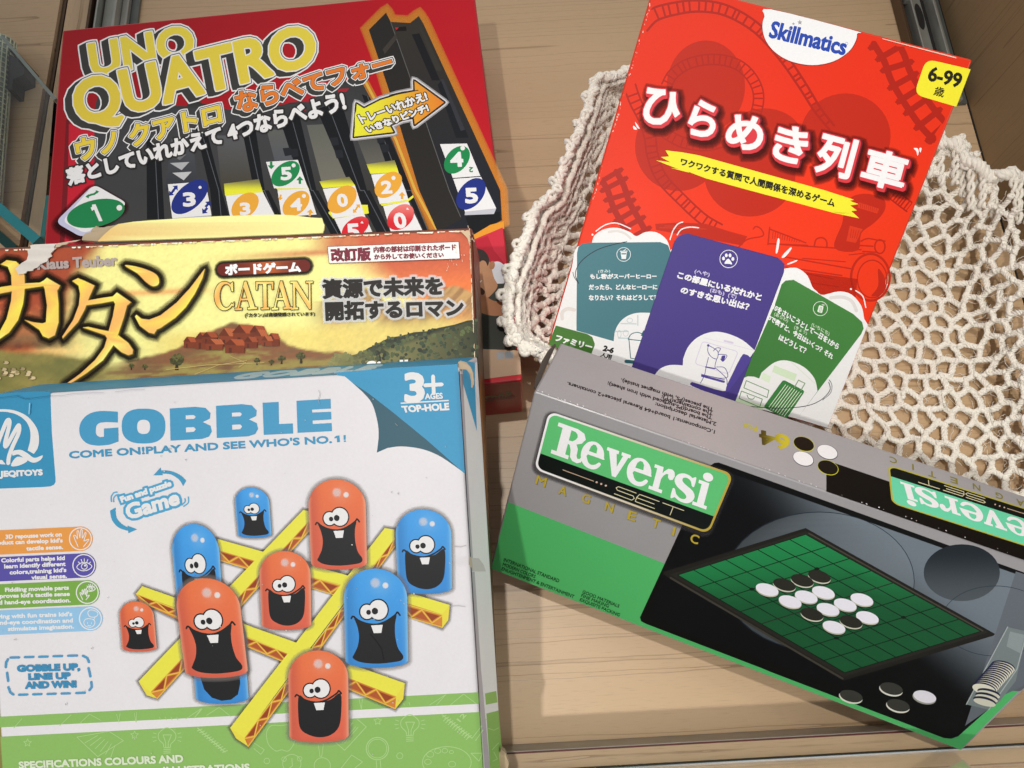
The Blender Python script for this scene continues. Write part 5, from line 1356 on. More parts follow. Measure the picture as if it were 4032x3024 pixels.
# right flank and far flank
F = F_GOBR
F.begin('printed_flank')
lf = [g_c[1]*(1-t)+g_c[2]*t for t in (0, 1)]
def fl(t, s):                                   # t down, s back along the flank
    a = g_c[1]*(1-t)+g_c[2]*t; b = g_bk[1]*(1-t)+g_bk[2]*t; return proj(a*(1-s)+b*s)
F.grid([fl(.01, .03), fl(.01, .97), fl(.99, .97), fl(.99, .03)][0:4], 4, 30, lambda p: ink('#e4e2e4')*(.96+.06*fbm(p[0]/9, p[1]/40)))
F.poly(C1(1822, -180, 1925, -160, 1925, 0, 1942, 440, 1818, 10), '#3d9ac4')
F.poly(D1(2012, 1010, 2110, 988, 2122, 1088, 2020, 1108), '#82b057'); F.poly(D1(2024, 1185, 2130, 1158, 2160, 1500, 2170, 1800, 2060, 1800, 2055, 1659), '#7fae56')
F.poly(C1(1796, -60, 1818, -60, 1862, 800, 1914, 1659, 1900, 1659, 1840, 700)+[], '#aaa6ac'); F.poly(D1(1898, -50, 1922, -50, 1978, 800, 2060, 1700, 2012, 1700, 1948, 800), '#aaa6ac')
F.lines([D1(2010, 1230, 2030, 1240), D1(2030, 1310, 2090, 1330, 2130, 1310), D1(2075, 1500, 2130, 1440), D1(2090, 1520, 2120, 1580, 2080, 1600)], 2.5, '#a3c983')
F.begin('fold_line'); F.line([fl(t, .012) for t in (.01, .3, .6, .99)], 4.2, '#3c384a')
F.begin('torn_patch')
F.poly(C1(1895, 1540, 1960, 1545, 2000, 1600, 2020, 1659, 1910, 1659), '#c3bebe'); F.poly(C1(1875, 1530, 1895, 1535, 1905, 1640, 1870, 1600), '#b7aa98'); F.end()
F = F_GOBT
F.begin('printed_far_side')
def ft(s, t):
    a = g_c[0]*(1-s)+g_c[1]*s; b = g_bk[0]*(1-s)+g_bk[1]*s; return proj(a*(1-t)+b*t)
F.grid([ft(.005, .97), ft(.995, .97), ft(.995, .03), ft(.005, .03)], 40, 4, lambda p: ink('#3b8db5')*(.9+.2*fbm(p[0]/60, p[1]/8)))
F.text('GOBBLE', [ft(.50, .75), ft(.80, .75), ft(.80, .25), ft(.50, .25)], '#a9c6d4', cap=.68, bold=3)
F.end()
# torn corrugated corners
cr1 = P('B1', 1778, 1494, 1800, 1481, 1850, 1498, 1888, 1540, 1910, 1596, 1915, 1659)+C1(1915, 30, 1902, 62, 1893, 55, 1890, 0)+P('B1', 1880, 1600, 1850, 1560, 1780, 1556)
sheet('torn_corner', cr1, g_c[1]-gn*.002, gn, .0022, lambda p: ink('#8c7c66')*(.55+.9*fbm(p[0]/4, p[1]/7)), white_box, white_box)
zz = lambda *xy: [(1850+xy[i]/4.424, 2650+xy[i+1]/4.424) for i in range(0, len(xy), 2)]
cr2 = zz(482, 1420, 500, 1385, 535, 1368, 548, 1300, 558, 1345, 600, 1370, 622, 1400, 640, 1470, 680, 1560, 672, 1630, 640, 1800, 490, 1800)
sheet('torn_corner', cr2, g_bk[2]+gn*.006, gn, .0030, lambda p: ink('#94826a')*(.6+.8*fbm(p[0]/5, p[1]/30)), white_box, white_box)

# ------------------------------------------------------------------ print of the red question-card game
F = F_SK
def S1(*xy): return [(2400+xy[i]/1.4747, xy[i+1]/1.4747) for i in range(0, len(xy), 2)]
def S2(*xy): return [(2100+xy[i]/1.58, 850+xy[i+1]/1.58) for i in range(0, len(xy), 2)]
sq_ = inset_px(s_c, .0011)
DR, DR2, RED = '#ae2007', '#a01a05', '#d23517'
F.begin('printed_front')
F.grid(sq_, 30, 36, lambda p: mixc(ink('#d22a0c'), ink('#db320f'), sstep(300, 1000, p[1]))*(.97+.05*fbm(p[0]/200, p[1]/200)))
F.put(*merge([ell(S1(560, 500)[0], 154, 180), ell(S1(400, 850)[0], 171, 176), ell(S1(815, 1010)[0], 180, 168), ell(S1(1370, 790)[0], 178, 168), ell(S1(900, 800)[0], 150, 116)]), DR)
def track(pts, w0, w1, ties, rail=9, tie=8, over=0., col=DR2):
    p = np.array(smooth(pts, 8, False)); n = len(p); t = np.gradient(p, axis=0); t /= np.linalg.norm(t, axis=1)[:, None]; nn = np.stack([-t[:, 1], t[:, 0]], 1)
    w = np.linspace(w0, w1, n)[:, None]/2
    A, B = p+nn*w, p-nn*w; pl = ribbon(A, rail, n=3)+ribbon(B, rail, n=3)
    d = np.r_[0, np.cumsum(np.linalg.norm(np.diff(p, axis=0), axis=1))]
    for s in np.linspace(d[-1]*.02, d[-1]*.98, ties):
        i = min(int(np.interp(s, d, np.arange(n))), n-1); pl += ribbon([A[i]+nn[i]*over, B[i]-nn[i]*over], tie, n=2)
    v, f = union(pl)
    q = [quad_at(sq_, a, b) for a, b in ((.006, .005), (.994, .005), (.994, .995), (.006, .995))]
    f = [t for t in f if all(inside(v[i], q) for i in t)]
    F.put(v, f, col)
def clip_x(pts): return pts
F.begin('rail_drawing')
track(S1(190, 150, 260, 85, 380, 50, 520, 35, 680, 62, 850, 160, 990, 310, 1110, 480, 1210, 640, 1290, 740), 54, 24, 34)
track(S1(330, 500, 370, 430, 460, 370, 590, 345, 720, 365, 810, 430, 862, 530, 855, 640, 800, 735, 700, 805, 560, 845, 420, 825, 320, 770), 40, 40, 40, 6, 6)
track(S1(118, 500, 150, 590, 200, 690, 235, 800, 250, 900, 300, 1030, 420, 1160, 540, 1270, 640, 1330), 46, 40, 26, 7, 7)
track(P('A2', 880, 1530, 940, 1640)+P('B2', 990, 130, 1080, 290, 1140, 400), 66, 66, 7, 24, 20, 22)
track(S1(1585, 222, 1650, 330, 1690, 440, 1760, 560, 1850, 690, 1935, 790, 1915, 850), 82, 82, 9, 26, 24, 20)
track(S1(1650, 1130, 1700, 1170, 1745, 1205), 44, 40, 7, 6, 6)
F.begin('train_drawing')
F.poly(smooth(S1(1400, 1150, 1450, 1128, 1520, 1128, 1590, 1155, 1603, 1200, 1580, 1250, 1530, 1300, 1462, 1355, 1440, 1455, 1305, 1440, 1350, 1300, 1360, 1250, 1395, 1205), 4), DR)
F.poly(S1(1448, 1175, 1565, 1212, 1555, 1240, 1440, 1205), '#c93114'); F.poly(S1(1395, 1310, 1470, 1330, 1430, 1410, 1375, 1400), '#c93114')
F.lines([S1(1455+12*i, 1182+3.5*i, 1458+12*i, 1205+3.5*i) for i in range(9)], 2.2, DR); F.lines([S1(1405+14*i, 1330+3*i, 1398+12*i, 1380+2*i) for i in range(5)], 2.4, DR)
F.poly(S1(265, 1300, 400, 1292, 560, 1300, 700, 1345, 800, 1372, 770, 1425, 520, 1380, 270, 1335), DR)
F.lines([S1(290, 1322, 560, 1330), S1(320, 1312, 500, 1315)], 3, '#c43013')
F.lines([smooth(S1(745, 1440, 800, 1390, 890, 1370, 880, 1330, 850, 1315, 835, 1330), 4, False), S1(930, 1320, 920, 1420), S1(930, 1330, 1140, 1410), S1(920, 1415, 1150, 1425), S1(1000, 1420, 1460, 1450), S1(1010, 1490, 1400, 1560), S1(1020, 1550, 1350, 1600)], 5.5, DR)
F.lines([S1(950+14*i, 1345+4.5*i, 946+14*i, 1385+2*i) for i in range(12)], 2.6, DR)
F.lines([smooth(S1(1190, 1425, 1200, 1390, 1235, 1380, 1260, 1400, 1262, 1435), 4, False)], 6, DR)
F.lines([smooth(S1(1460, 1400, 1500, 1385, 1560, 1395, 1600, 1400), 4, False), S1(1470, 1460, 1550, 1465), S1(1450, 1425, 1530, 1430)], 5.5, DR); F.line(ell(S1(1570, 1432)[0], 20, 27), 6, DR, True)
F.line(ell(S1(1515, 1610)[0], 76, 92), 9, DR, True); F.line(ell(S1(1525, 1620)[0], 58, 74), 5, DR, True)
F.poly(smooth(S1(1560, 1560, 1600, 1620, 1590, 1700, 1520, 1720, 1560, 1660), 4), DR)
F.lines([S1(1390, 1480, 1480, 1470), S1(1120, 1500, 1370, 1520), S1(1100, 1580, 1300, 1620), S1(1150, 1640, 1330, 1665)], 4, DR)
F.begin('train_shading', soft=True)
F.put(*fill(S1(1000, 1560, 1440, 1620, 1420, 1800, 1150, 1750)), DR, .55)
# big title
def rq_(cx_, cy_, w, h, k=1.4747):
    u = np.array([.966, .262]); d = np.array([-.262, .966]); c = np.array([cx_, cy_])
    return S1(*[v for q in (c-u*w/2-d*h/2, c+u*w/2-d*h/2, c+u*w/2+d*h/2, c-u*w/2+d*h/2) for v in q])
tl = [('ひ', 303, 625, 222, 218), ('ら', 545, 692, 165, 212), ('め', 790, 768, 218, 208), ('き', 1052, 838, 200, 218), ('列', 1315, 905, 218, 245), ('車', 1600, 985, 262, 222)]
allv = []; allf = []
for ch, x, y, w, h in tl:
    v, f = letters(ch, rq_(x, y, w-18, h-18), None, 4); k = len(allv); allv += v; allf += [tuple(k+i for i in t) for t in f]
tv, tf = fat(allv, allf, 5.4)
sv, sf = swept(tv, tf, 3, 10)
F.begin('title_shadow', soft=True); F.glow([(x+8, y+12) for x, y in sv], sf, 26, '#5c1008', .82, 6)
F.begin('title_lettering'); F.put(*fat([(x+6, y-1) for x, y in sv], sf, 4.5), '#6a1420'); F.put(*fat(sv, sf, 4.5), '#c8333b'); F.put(tv, tf, '#ebe9e6')
F.poly(smooth(S1(148, 708, 160, 722, 176, 748, 158, 738), 3), '#ebe7e2'); F.poly(smooth(S1(138, 730, 150, 738, 160, 752, 140, 750), 3), '#ebe7e2'); F.poly(smooth(S1(1766, 860, 1790, 862, 1795, 885, 1788, 905, 1782, 880), 3), '#ebe7e2'); F.poly(smooth(S1(1800, 858, 1812, 862, 1806, 885, 1800, 875), 3), '#ebe7e2')
F.begin('brush_strip')
F.poly(S1(325, 873, 420, 884, 520, 902, 900, 1008, 1250, 1105, 1420, 1160, 1395, 1166, 1445, 1185, 1398, 1193, 1436, 1222, 1405, 1226, 1450, 1268, 1300, 1236, 1100, 1182, 800, 1102, 560, 1036, 465, 1000, 430, 988, 380, 974, 330, 955, 270, 930, 352, 942, 298, 912, 345, 908), '#dfd52e')
F.poly(S1(1310, 1238, 1400, 1240, 1420, 1258, 1290, 1228), '#dfd52e'); F.poly(S1(355, 975, 465, 1003, 440, 985), '#dfd52e')
F.sub('strip_lettering')
F.text('ワクワクする質問で人間関係を深めるゲーム', S1(418, 917, 1312, 1157, 1302, 1202, 413, 958), '#1d1a12', bold=1.5)
F.begin('maker_badge')
F.put(*fat(*fill(smooth(S1(940, 56, 900, 95, 888, 160, 910, 240, 970, 310, 1060, 360, 1180, 380, 1300, 358, 1390, 300, 1430, 240, 1439, 195, 1425, 180), 4)), 2), '#8f2110')
F.poly(smooth(S1(936, 54, 900, 95, 888, 160, 910, 240, 970, 310, 1060, 358, 1180, 378, 1300, 356, 1388, 300, 1428, 240, 1437, 195, 1425, 178), 4), '#e9e6e1')
F.sub('badge_lettering')
F.text('Skillmatics', S1(950, 122, 1385, 228, 1362, 318, 926, 214), '#1f419d', bold=3.2, cap=.70)
for c, r in ((S1(1105, 130), 11), (S1(1068, 138), 7), (S1(1046, 165), 5)): F.poly(star(c[0], r), '#98969a')
F.line(ell(S1(1377, 253)[0], 5), 1.2, '#4a6bb5', True)
F.begin('age_badge')
F.poly(rounded(S1(1838, 342, 2097, 402, 2014, 620, 1768, 548), [38, 3, 3, 38]), '#dcd22c')
F.sub('badge_lettering')
F.text('6-99', S1(1866, 388, 2050, 432, 2032, 508, 1848, 464), '#1c190c', cap=.68, bold=2.8); F.text('歳', S1(1895, 500, 1948, 512, 1937, 566, 1880, 552), '#2a260f', bold=.8)
# printed cards
cb = [proj(s_c[3]+s1*.002-s2*.001), proj(s_c[2]-s1*.002-s2*.001)]
F.begin('cloud_picture')
low = S2(258, 215, 275, 190, 365, 168)+smooth(S2(368, 150, 385, 118, 440, 83, 520, 74, 600, 100, 640, 126, 700, 100, 770, 104, 830, 150, 852, 215), 4, False)+S2(880, 190, 1555, 330)+smooth(S2(1600, 322, 1650, 328, 1705, 372, 1735, 440, 1760, 466, 1800, 492, 1900, 470, 1980, 490, 2040, 560, 2058, 640), 4, False)
# keep inside the box edge: follow the right edge down
redge = [quad_at(sq_, 1.004, t) for t in (.72, 1.002)]; ledge = [quad_at(sq_, -.002, t) for t in (1.002, .79)]
F.poly(low+[tuple(q) for q in redge]+[tuple(q) for q in ledge], '#e2dfdb')
F.line(smooth(S2(470, 100, 520, 95, 570, 110, 605, 140), 4, False), 9, '#cfc9c5'); F.line(smooth(S2(1850, 510, 1920, 505, 1980, 530, 2010, 590), 4, False), 13, '#cdc8c5'); F.line(smooth(S2(180, 640, 180, 600, 215, 578, 255, 585), 4, False), 14, '#d0cac6')
F.lines([smooth(S2(390, 95, 450, 55, 520, 45, 605, 80), 4, False), smooth(S2(850, 148, 870, 90, 900, 50, 930, 38), 4, False), smooth(S2(895, 118, 920, 85, 970, 70, 1028, 74), 4, False), smooth(S2(2005, 465, 2050, 500, 2068, 570), 4, False)], 4.4, '#ece8e3')
F.poly(ell(S2(368, 117)[0], 4), '#ece8e3'); F.poly(ell(S2(1976, 455)[0], 4), '#ece8e3')
for q in (S2(1518, 150, 1528, 140, 1532, 160, 1520, 225, 1508, 228), S2(1598, 198, 1606, 205, 1570, 252, 1545, 262, 1555, 240), S2(1580, 298, 1635, 275, 1638, 283, 1590, 302)): F.poly(smooth(q, 3), '#ece8e3')
F.begin('question_card', label='teal question card printed on the box')
TE = '#42727b'
F.poly(S2(272, 230, 280, 195, 300, 175, 345, 167, 790, 163)+S2(838, 182, 856, 230, 845, 600, 700, 900, 500, 780, 360, 740, 268, 714), lambda p: ink(TE)*(1.02-.12*sstep(2560, 2640, p[0])))
F.sub('card_picture')
F.poly(S2(500, 780)+smooth(S2(505, 730, 525, 680, 570, 632, 640, 604, 740, 604), 4, False)+S2(760, 700, 700, 905), '#e4e2de')
F.lines([S2(545, 670, 640, 672), S2(530, 760, 600, 762), S2(650, 620, 650, 680), S2(510, 720, 590, 718)], 5, '#b4c4c6'); F.lines([ell(S2(600, 650)[0], 11, 9), ell(S2(575, 730)[0], 10, 12), ell(S2(535, 735)[0], 7, 14)], 2, '#a8babd')
F.lines([S2(595, 770, 605, 885, 690, 900), smooth(S2(590, 765, 610, 735, 650, 725, 690, 740), 4, False), S2(590, 768, 690, 778)], 3.4, '#2f626b'); F.poly(S2(668, 745, 685, 712, 695, 716, 682, 750), '#2f626b'); F.line(S2(578, 905, 690, 915), 14, '#2f626b')
F.sub('card_icon')
F.line(ell(S2(562, 240)[0], 27), 2.2, '#d8dedd', True); F.poly(S2(543, 224, 582, 224, 576, 268, 549, 268), '#d8dedd'); F.line(S2(540, 220, 584, 219), 3, '#d8dedd'); F.line(S2(562, 216, 575, 208), 2.2, '#d8dedd'); F.poly(S2(548, 232, 578, 232, 577, 240, 549, 240), TE)
F.sub('card_lettering')
F.text('もし君\\がスーパーヒーロー', S2(355, 361, 765, 361, 765, 390, 355, 392), '#e4e8e6', bold=1.0); F.text('だったら、どんなヒーローに', S2(347, 428, 770, 428, 770, 457, 347, 459), '#e4e8e6', bold=1.0); F.text('なりたい？それはどうして？', S2(347, 493, 765, 493, 765, 523, 347, 525), '#e4e8e6', bold=1.0); F.text('(きみ)', S2(403, 335, 477, 333, 477, 356, 403, 358), '#c2d0d0', bold=.3)
F.begin('family_label')
F.poly(S2(140, 682, 335, 735)+smooth(S2(365, 752, 381, 785, 378, 825, 362, 860), 4, False)+S2(300, 880, 93, 800), '#416f2e')
F.sub('label_lettering')
F.text('ファミリー', S2(148, 742, 366, 800, 361, 836, 134, 776), '#e9ebe2', bold=1.6); F.poly(S2(362, 742, 500, 782, 560, 900, 520, 930, 360, 862, 384, 800), '#e9e7e2')
F.text('2-6', S2(443, 808, 503, 825, 493, 853, 433, 837), '#191715', bold=2.0, cap=.68); F.text('人用', S2(425, 849, 490, 866, 482, 894, 416, 874), '#191715', bold=1.0)
F.begin('question_card', label='green question card printed on the box')
GR = '#3d7638'
F.poly(S2(1500, 560, 1545, 425, 1570, 402, 1620, 398, 1990, 610, 2045, 660, 2055, 700, 2040, 735, 1640, 1262, 1240, 1150), lambda p: ink(GR)*(.88+.16*sstep(3040, 3110, p[0]+.35*(p[1]-1150))))
F.sub('card_picture')
F.poly(S2(1240, 1155, 1305, 1010, 1335, 998, 1372, 1000, 1405, 1012)+smooth(S2(1420, 975, 1500, 912, 1580, 900, 1680, 938, 1748, 1010, 1768, 1090), 4, False)+S2(1640, 1262), '#e2e4db')
F.poly(S2(1500, 930, 1640, 985, 1625, 1030, 1485, 970), '#c4d6b8'); F.poly(S2(1430, 975, 1480, 1000, 1465, 1040, 1415, 1012), '#cddcc2'); F.lines([S2(1600, 905, 1760, 1050), S2(1560, 1040, 1700, 1100)], 2, '#c4d2ba')
F.poly(S2(1250, 1130, 1440, 1180, 1420, 1215, 1245, 1160), '#c6d8b8')
F.lines([S2(1325, 1025, 1465, 1085, 1455, 1130, 1310, 1070, 1325, 1025), S2(1295, 1090, 1425, 1140, 1408, 1190, 1280, 1135, 1295, 1090), smooth(S2(1330, 1115, 1340, 1135, 1365, 1140, 1375, 1130), 4, False)], 3, '#4a7f45')
F.poly(rounded(S2(1555, 1018, 1690, 1090, 1575, 1262, 1430, 1190), 12), '#35743a'); F.lines([S2(1570+14*i, 1050+7.5*i, 1462+14*i, 1195+7.5*i) for i in range(8)], 2.6, '#d3e0c6'); F.lines([S2(1625, 1065, 1650, 1022, 1690, 1042, 1665, 1085)], 4, '#7d9a74')
F.sub('card_icon')
F.line(ell(S2(1786, 577)[0], 28), 2.2, '#d5dfcf', True); F.poly(rounded(S2(1778, 555, 1806, 563, 1796, 605, 1766, 597), 4), '#d5dfcf'); F.lines([S2(1786, 566, 1780, 595), S2(1794, 568, 1788, 597)], 1.8, GR); F.lines([S2(1795, 550, 1813, 555), S2(1804, 552, 1801, 563)], 2, '#d5dfcf')
F.sub('card_lettering')
for t, q, b in (('10をさいこうとして一日を1から', (1502, 549, 1906, 801, 1891, 832, 1488, 582), 1.0), ('0で表すと、今日はいくつ？それ', (1472, 614, 1870, 861, 1856, 893, 1459, 646), 1.0), ('はどうして？', (1536, 737, 1702, 824, 1687, 857, 1525, 769), 1.0), ('(あらわ)', (1503, 597, 1588, 642, 1580, 668, 1495, 623), .3), ('(いちにち)', (1736, 663, 1845, 724, 1837, 750, 1728, 690), .3), ('(きょう)', (1628, 679, 1705, 720, 1698, 745, 1620, 705), .3)): F.text(t, S2(*q), '#e3e9dd' if b > .5 else '#bccfb4', bold=b)
F.begin('question_card', label='purple question card printed on the box')
PU = '#44387c'
F.put(*fat(*fill(S2(880, 160, 910, 125, 960, 112, 1520, 262, 1560, 300, 1557, 350, 1250, 1165, 612, 950)), 1.5), '#33295f')
F.poly(S2(880, 165)+smooth(S2(890, 140, 915, 120, 960, 112), 4, False)+S2(1515, 262)+smooth(S2(1545, 278, 1561, 308, 1556, 350), 4, False)+S2(1250, 1165, 612, 950), lambda p: ink(PU)*(.98+.05*fbm(p[0]/90, p[1]/90)))
F.sub('card_picture')
F.poly(smooth(S2(755, 990, 790, 950, 850, 928, 930, 930), 4, False)+smooth(S2(932, 890, 960, 820, 1020, 757, 1110, 722, 1200, 730, 1300, 772, 1378, 838), 4, False)+S2(1170, 1140), '#e5e3e2')
F.lines([rounded(S2(1052, 780, 1275, 845, 1215, 985, 1005, 920), 14)+[rounded(S2(1052, 780, 1275, 845, 1215, 985, 1005, 920), 14)[0]]], 3.2, '#c9c2d8'); F.line(S2(1190, 778, 1240, 790), 8, '#c6bfd2'); F.line(S2(1060, 758, 1370, 835), 2, '#cfc9dc')
PL = '#4a3d8a'
F.poly(smooth(S2(985, 1035, 1010, 1040, 1180, 1090, 1205, 1050, 1290, 880, 1320, 862, 1348, 880, 1345, 910, 1200, 1110, 1175, 1128, 990, 1060), 3), PL)
F.lines([smooth(S2(1090, 805, 1085, 840, 1105, 875, 1140, 890, 1150, 860, 1140, 835, 1095, 808), 4), smooth(S2(1120, 840, 1140, 822, 1165, 825, 1150, 850), 4, False), smooth(S2(1150, 862, 1185, 862, 1205, 872, 1180, 905, 1165, 890), 4, False), smooth(S2(1090, 880, 1075, 940, 1065, 990, 1040, 1040), 4, False), smooth(S2(1140, 892, 1130, 940, 1150, 960, 1200, 1010, 1205, 1050), 4, False), smooth(S2(1140, 940, 1190, 945, 1210, 1000, 1165, 1010, 1110, 1000), 4, False), S2(1070, 940, 1130, 950), S2(1045, 985, 1190, 1020)], 2.6, PL)
F.poly(ell(S2(1088, 806)[0], 5), PL); F.poly(smooth(S2(1172, 872, 1195, 870, 1185, 900, 1170, 898), 3), PL); F.line(S2(1050, 995, 1185, 1032), 9, PL); F.line(S2(1072, 940, 1128, 950), 5, PL)
F.sub('card_icon')
F.line(ell(S2(1215, 268)[0], 34.5), 2.6, '#e4e2e8', True)
pw = S2(1213, 287)[0]; F.poly(smooth([(pw[0]-15, pw[1]+6), (pw[0]-9, pw[1]-6), (pw[0], pw[1]-13), (pw[0]+9, pw[1]-4), (pw[0]+15, pw[1]+9), (pw[0], pw[1]+7)], 4), '#e8e6ec')
for dx, dy in ((-19, -14), (-8, -26), (7, -26), (18, -12)): F.poly(ell((pw[0]+dx, pw[1]+dy), 5.5, 7.5), '#e8e6ec')
F.sub('card_lettering')
for t, q, b in (('この部屋にいるだれかと', (906, 346, 1424, 486, 1412, 528, 894, 386), 1.5), ('のすきな思い出は？', (926, 440, 1346, 546, 1334, 588, 914, 478), 1.5), ('(へや)', (1008, 330, 1100, 353, 1092, 383, 1001, 361), .5), ('(おも)', (1104, 447, 1190, 470, 1184, 500, 1098, 477), .5), ('(で)', (1216, 480, 1266, 492, 1259, 521, 1210, 508), .5)): F.text(t, S2(*q), '#e8e6ee' if b > 1 else '#c6c0dc', bold=b)
F.begin('pen_line')
F.line(smooth(S2(582, 160, 500, 178, 400, 210, 320, 262, 275, 315, 262, 370, 282, 420), 5, False), 2.6, '#1e2330'); F.line(smooth(S2(246, 350, 254, 380, 276, 412), 4, False), 2.2, '#1e2330')
F.begin('pen_line')
F.line(smooth(S2(1240, 1172, 1400, 1190, 1560, 1196, 1700, 1182, 1790, 1145, 1845, 1085, 1838, 1035), 5, False), 2.6, '#1e2030'); F.line(smooth(S2(1800, 1145, 1850, 1100, 1857, 1050, 1840, 1020), 4, False), 2.0, '#1e2030')
F.begin('edge_wear')
for i in range(60):
    t = lr.random()*.6; q = quad_at(sq_, 0.0, t); r = lr.uniform(1.0, 3.2); F.poly(ell((q[0]+lr.uniform(-2, 5), q[1]), r*.7, r*1.6, 10, n=6), lr.choice(['#e3a08e', '#d9745c', '#eac0b2']))
F.begin('worn_fold')
a, b = quad_at(sq_, .72, 0), quad_at(sq_, .955, 0); F.poly([(a[0], a[1]-1), (b[0], b[1]-1), (b[0]+2, b[1]+4), (a[0], a[1]+2)], '#d9bfae')
F.end()

# ------------------------------------------------------------------ print of the grey disc game
def C2(*xy): return P('C2', *xy)
def C3(*xy): return P('C3', *xy)
def D2(*xy): return P('D2', *xy)
def D3(*xy): return P('D3', *xy)
F = F_REV
rq0 = inset_px(r_c, .0009)
inv = lambda p: p
F.begin('printed_front')
F.grid(rq0, 30, 16, lambda p: ink('#8b898a')*(.97+.06*fbm(p[0]/70, p[1]/70)))
E_ = lambda s, t: tuple(quad_at(rq0, s, t))
F.poly([(2001, 1977), (2617, 2219), (3900, 2719), (3963, 2719), (4010, 2722), E_(1, 1), E_(0, 1)], '#4aa65e')
F.poly([E_(1, .0), E_(.93, .0), (3963, 2719), (4012, 2722), E_(1, .62)], '#55575d')
def panelc(p):
    x, y = p
    g = (x-2830)*.75-(y-2000)*.9
    c = mixc(ink('#030506'), ink('#646e76'), sstep(40, 430, g)); c = mixc(c, ink('#05090c'), .9*(1-sstep(2900, 3330, x-.3*(y-1900))))
    return mixc(c, ink('#737980'), .5*sstep(420, 640, g)*sstep(2200, 2420, y))
pan = [(2796, 1834), (2812, 1823), (2830, 1821), (3032, 1893), (3500, 2062), (4000, 2243), E_(1, .05), E_(.995, .60), (3930, 2748), (3891, 2794), (3773, 2899), (3745, 2909), (3716, 2906), (3032, 2645), (2999, 2631), (2545, 2457), (2524, 2446), (2520, 2430), (2592, 2274), (2687, 2067)]
pv, pf = fill(pan); F.put(pv, pf, '#030506')
F.begin('printed_panel')
nx, ny = 40, 26
F.put([(q[0], q[1]) for q in [quad_at([(2800, 1836), (4005, 2262), (3800, 2860), (2545, 2440)], i/nx, j/ny) for j in range(ny+1) for i in range(nx+1)]], [(j*(nx+1)+i, j*(nx+1)+i+1, (j+1)*(nx+1)+i+1, (j+1)*(nx+1)+i) for j in range(ny) for i in range(nx)], panelc)
F.poly([(4000, 2250), E_(1, .05), E_(.995, .60), (3930, 2748), (3891, 2794), (3800, 2858)], '#5a6067')
F.poly(ell((3226, 2290), 372, 272), lambda p: mixc(panelc(p), ink('#707a80'), .25)); F.line(ell((3226, 2290), 374, 274, n=60), 2.6, '#1b2630', True)
F.put(*fill(ell((3787, 2255), 150, 112)), lambda p: mixc(ink('#1b2227'), ink('#454c51'), sstep(2160, 2370, p[1])))
F.line(ell((3920, 2445), 213, 138, n=50), 2.2, '#22303a', True)
F.end()
# shadow half of the panel under the board stays black ink
F.begin('board_picture')
F.poly([(2612, 2252), (3172, 2079), (3918, 2496), (3912, 2503), (3321, 2680), (2612, 2262)], '#1d1b17')
F.poly([(2640, 2262), (3172, 2092), (3890, 2490), (3322, 2664)], '#24221d')
bqd = [(3172, 2104), (3862, 2486), (3326, 2649), (2668, 2264)]
F.grid(bqd, 8, 8, lambda p: mixc(ink('#1f7a44'), ink('#164d2c'), sstep(2120, 2400, p[1]+.10*(p[0]-3100)*(1 if p[0] < 3400 else -.6)))*(.97+.06*fbm(p[0]/40, p[1]/40)))
F.lines([[quad_at(bqd, i/8, 0), quad_at(bqd, i/8, 1)] for i in range(9)]+[[quad_at(bqd, 0, i/8), quad_at(bqd, 1, i/8)] for i in range(9)], 3.4, '#0d1a10')
F.lines([[quad_at(bqd, .5, 0), quad_at(bqd, .5, 1)]], 4.2, '#20271f')
for a in (.25, .75):
    for b in (.25, .75): F.poly(ell(quad_at(bqd, a, b), 10, 6), '#0d1a10')
F.lines([[(2640, 2275), (3318, 2672)]], 8, '#38362f'); F.lines([[(3185, 2100), (3870, 2484)]], 5, '#3f3c33')
DW = dict(w=[(465, 130), (315, 168), (175, 210), (800, 192), (655, 237), (505, 277), (848, 348), (557, 432), (-25, 105)], k=[(125, 62), (280, 25), (430, -10), (365, 320), (705, 385)])
for x, y in sorted(DW['w']+DW['k'], key=lambda q: q[1]):
    c = D3(x, y)[0]; wht = (x, y) in DW['w']
    F.begin('disc_picture'); F.poly(ell((c[0]+2, c[1]+8), 45, 23, 16), '#101c13'); F.poly(ell((c[0], c[1]+4), 46, 23.5, 16), '#b9b9a6' if not wht else '#a9a995'); F.poly(ell(c, 46, 22.5, 16), '#d4d2da' if wht else '#26251f')
for x, y, wht in ((705, 1035, 0), (1055, 970, 0), (1115, 1115, 0), (1345, 1040, 1)):
    c = D3(x, y)[0]; F.begin('disc_picture'); F.poly(ell((c[0]-1, c[1]+4), 47, 24, 14), '#c9c8bd' if not wht else '#8f8f86'); F.poly(ell((c[0]+1, c[1]-1), 46, 23, 14), '#cfcdd4' if wht else '#33332e')
F.begin('container_picture')
F.poly(D3(2070, 430, 2240, 470, 2200, 640, 2140, 900, 2000, 1080, 1905, 1152, 1710, 1105), '#6b7575'); F.poly(D3(2090, 470, 2220, 500, 2180, 660, 2060, 600), '#7f8989')
F.lines([D3(2070, 430, 1710, 1105), D3(2240, 470, 2150, 800, 1905, 1152)], 4, '#98a09f')
for i in range(13):
    t = i/12; c = D3(2030-165*t, 775+190*t)[0]; F.poly(ell(c, 48, 22, 14), '#20223c'); F.poly(ell((c[0]-.5, c[1]+4), 47, 20, 14), '#c8c6b4')
for i in range(3):
    c = D3(1905-18*i, 1005+35*i)[0]; F.poly(ell(c, 46, 16, 14), '#1d1f38'); F.poly(ell((c[0], c[1]+6), 45, 13, 14), '#bdbbaa')
F.end()
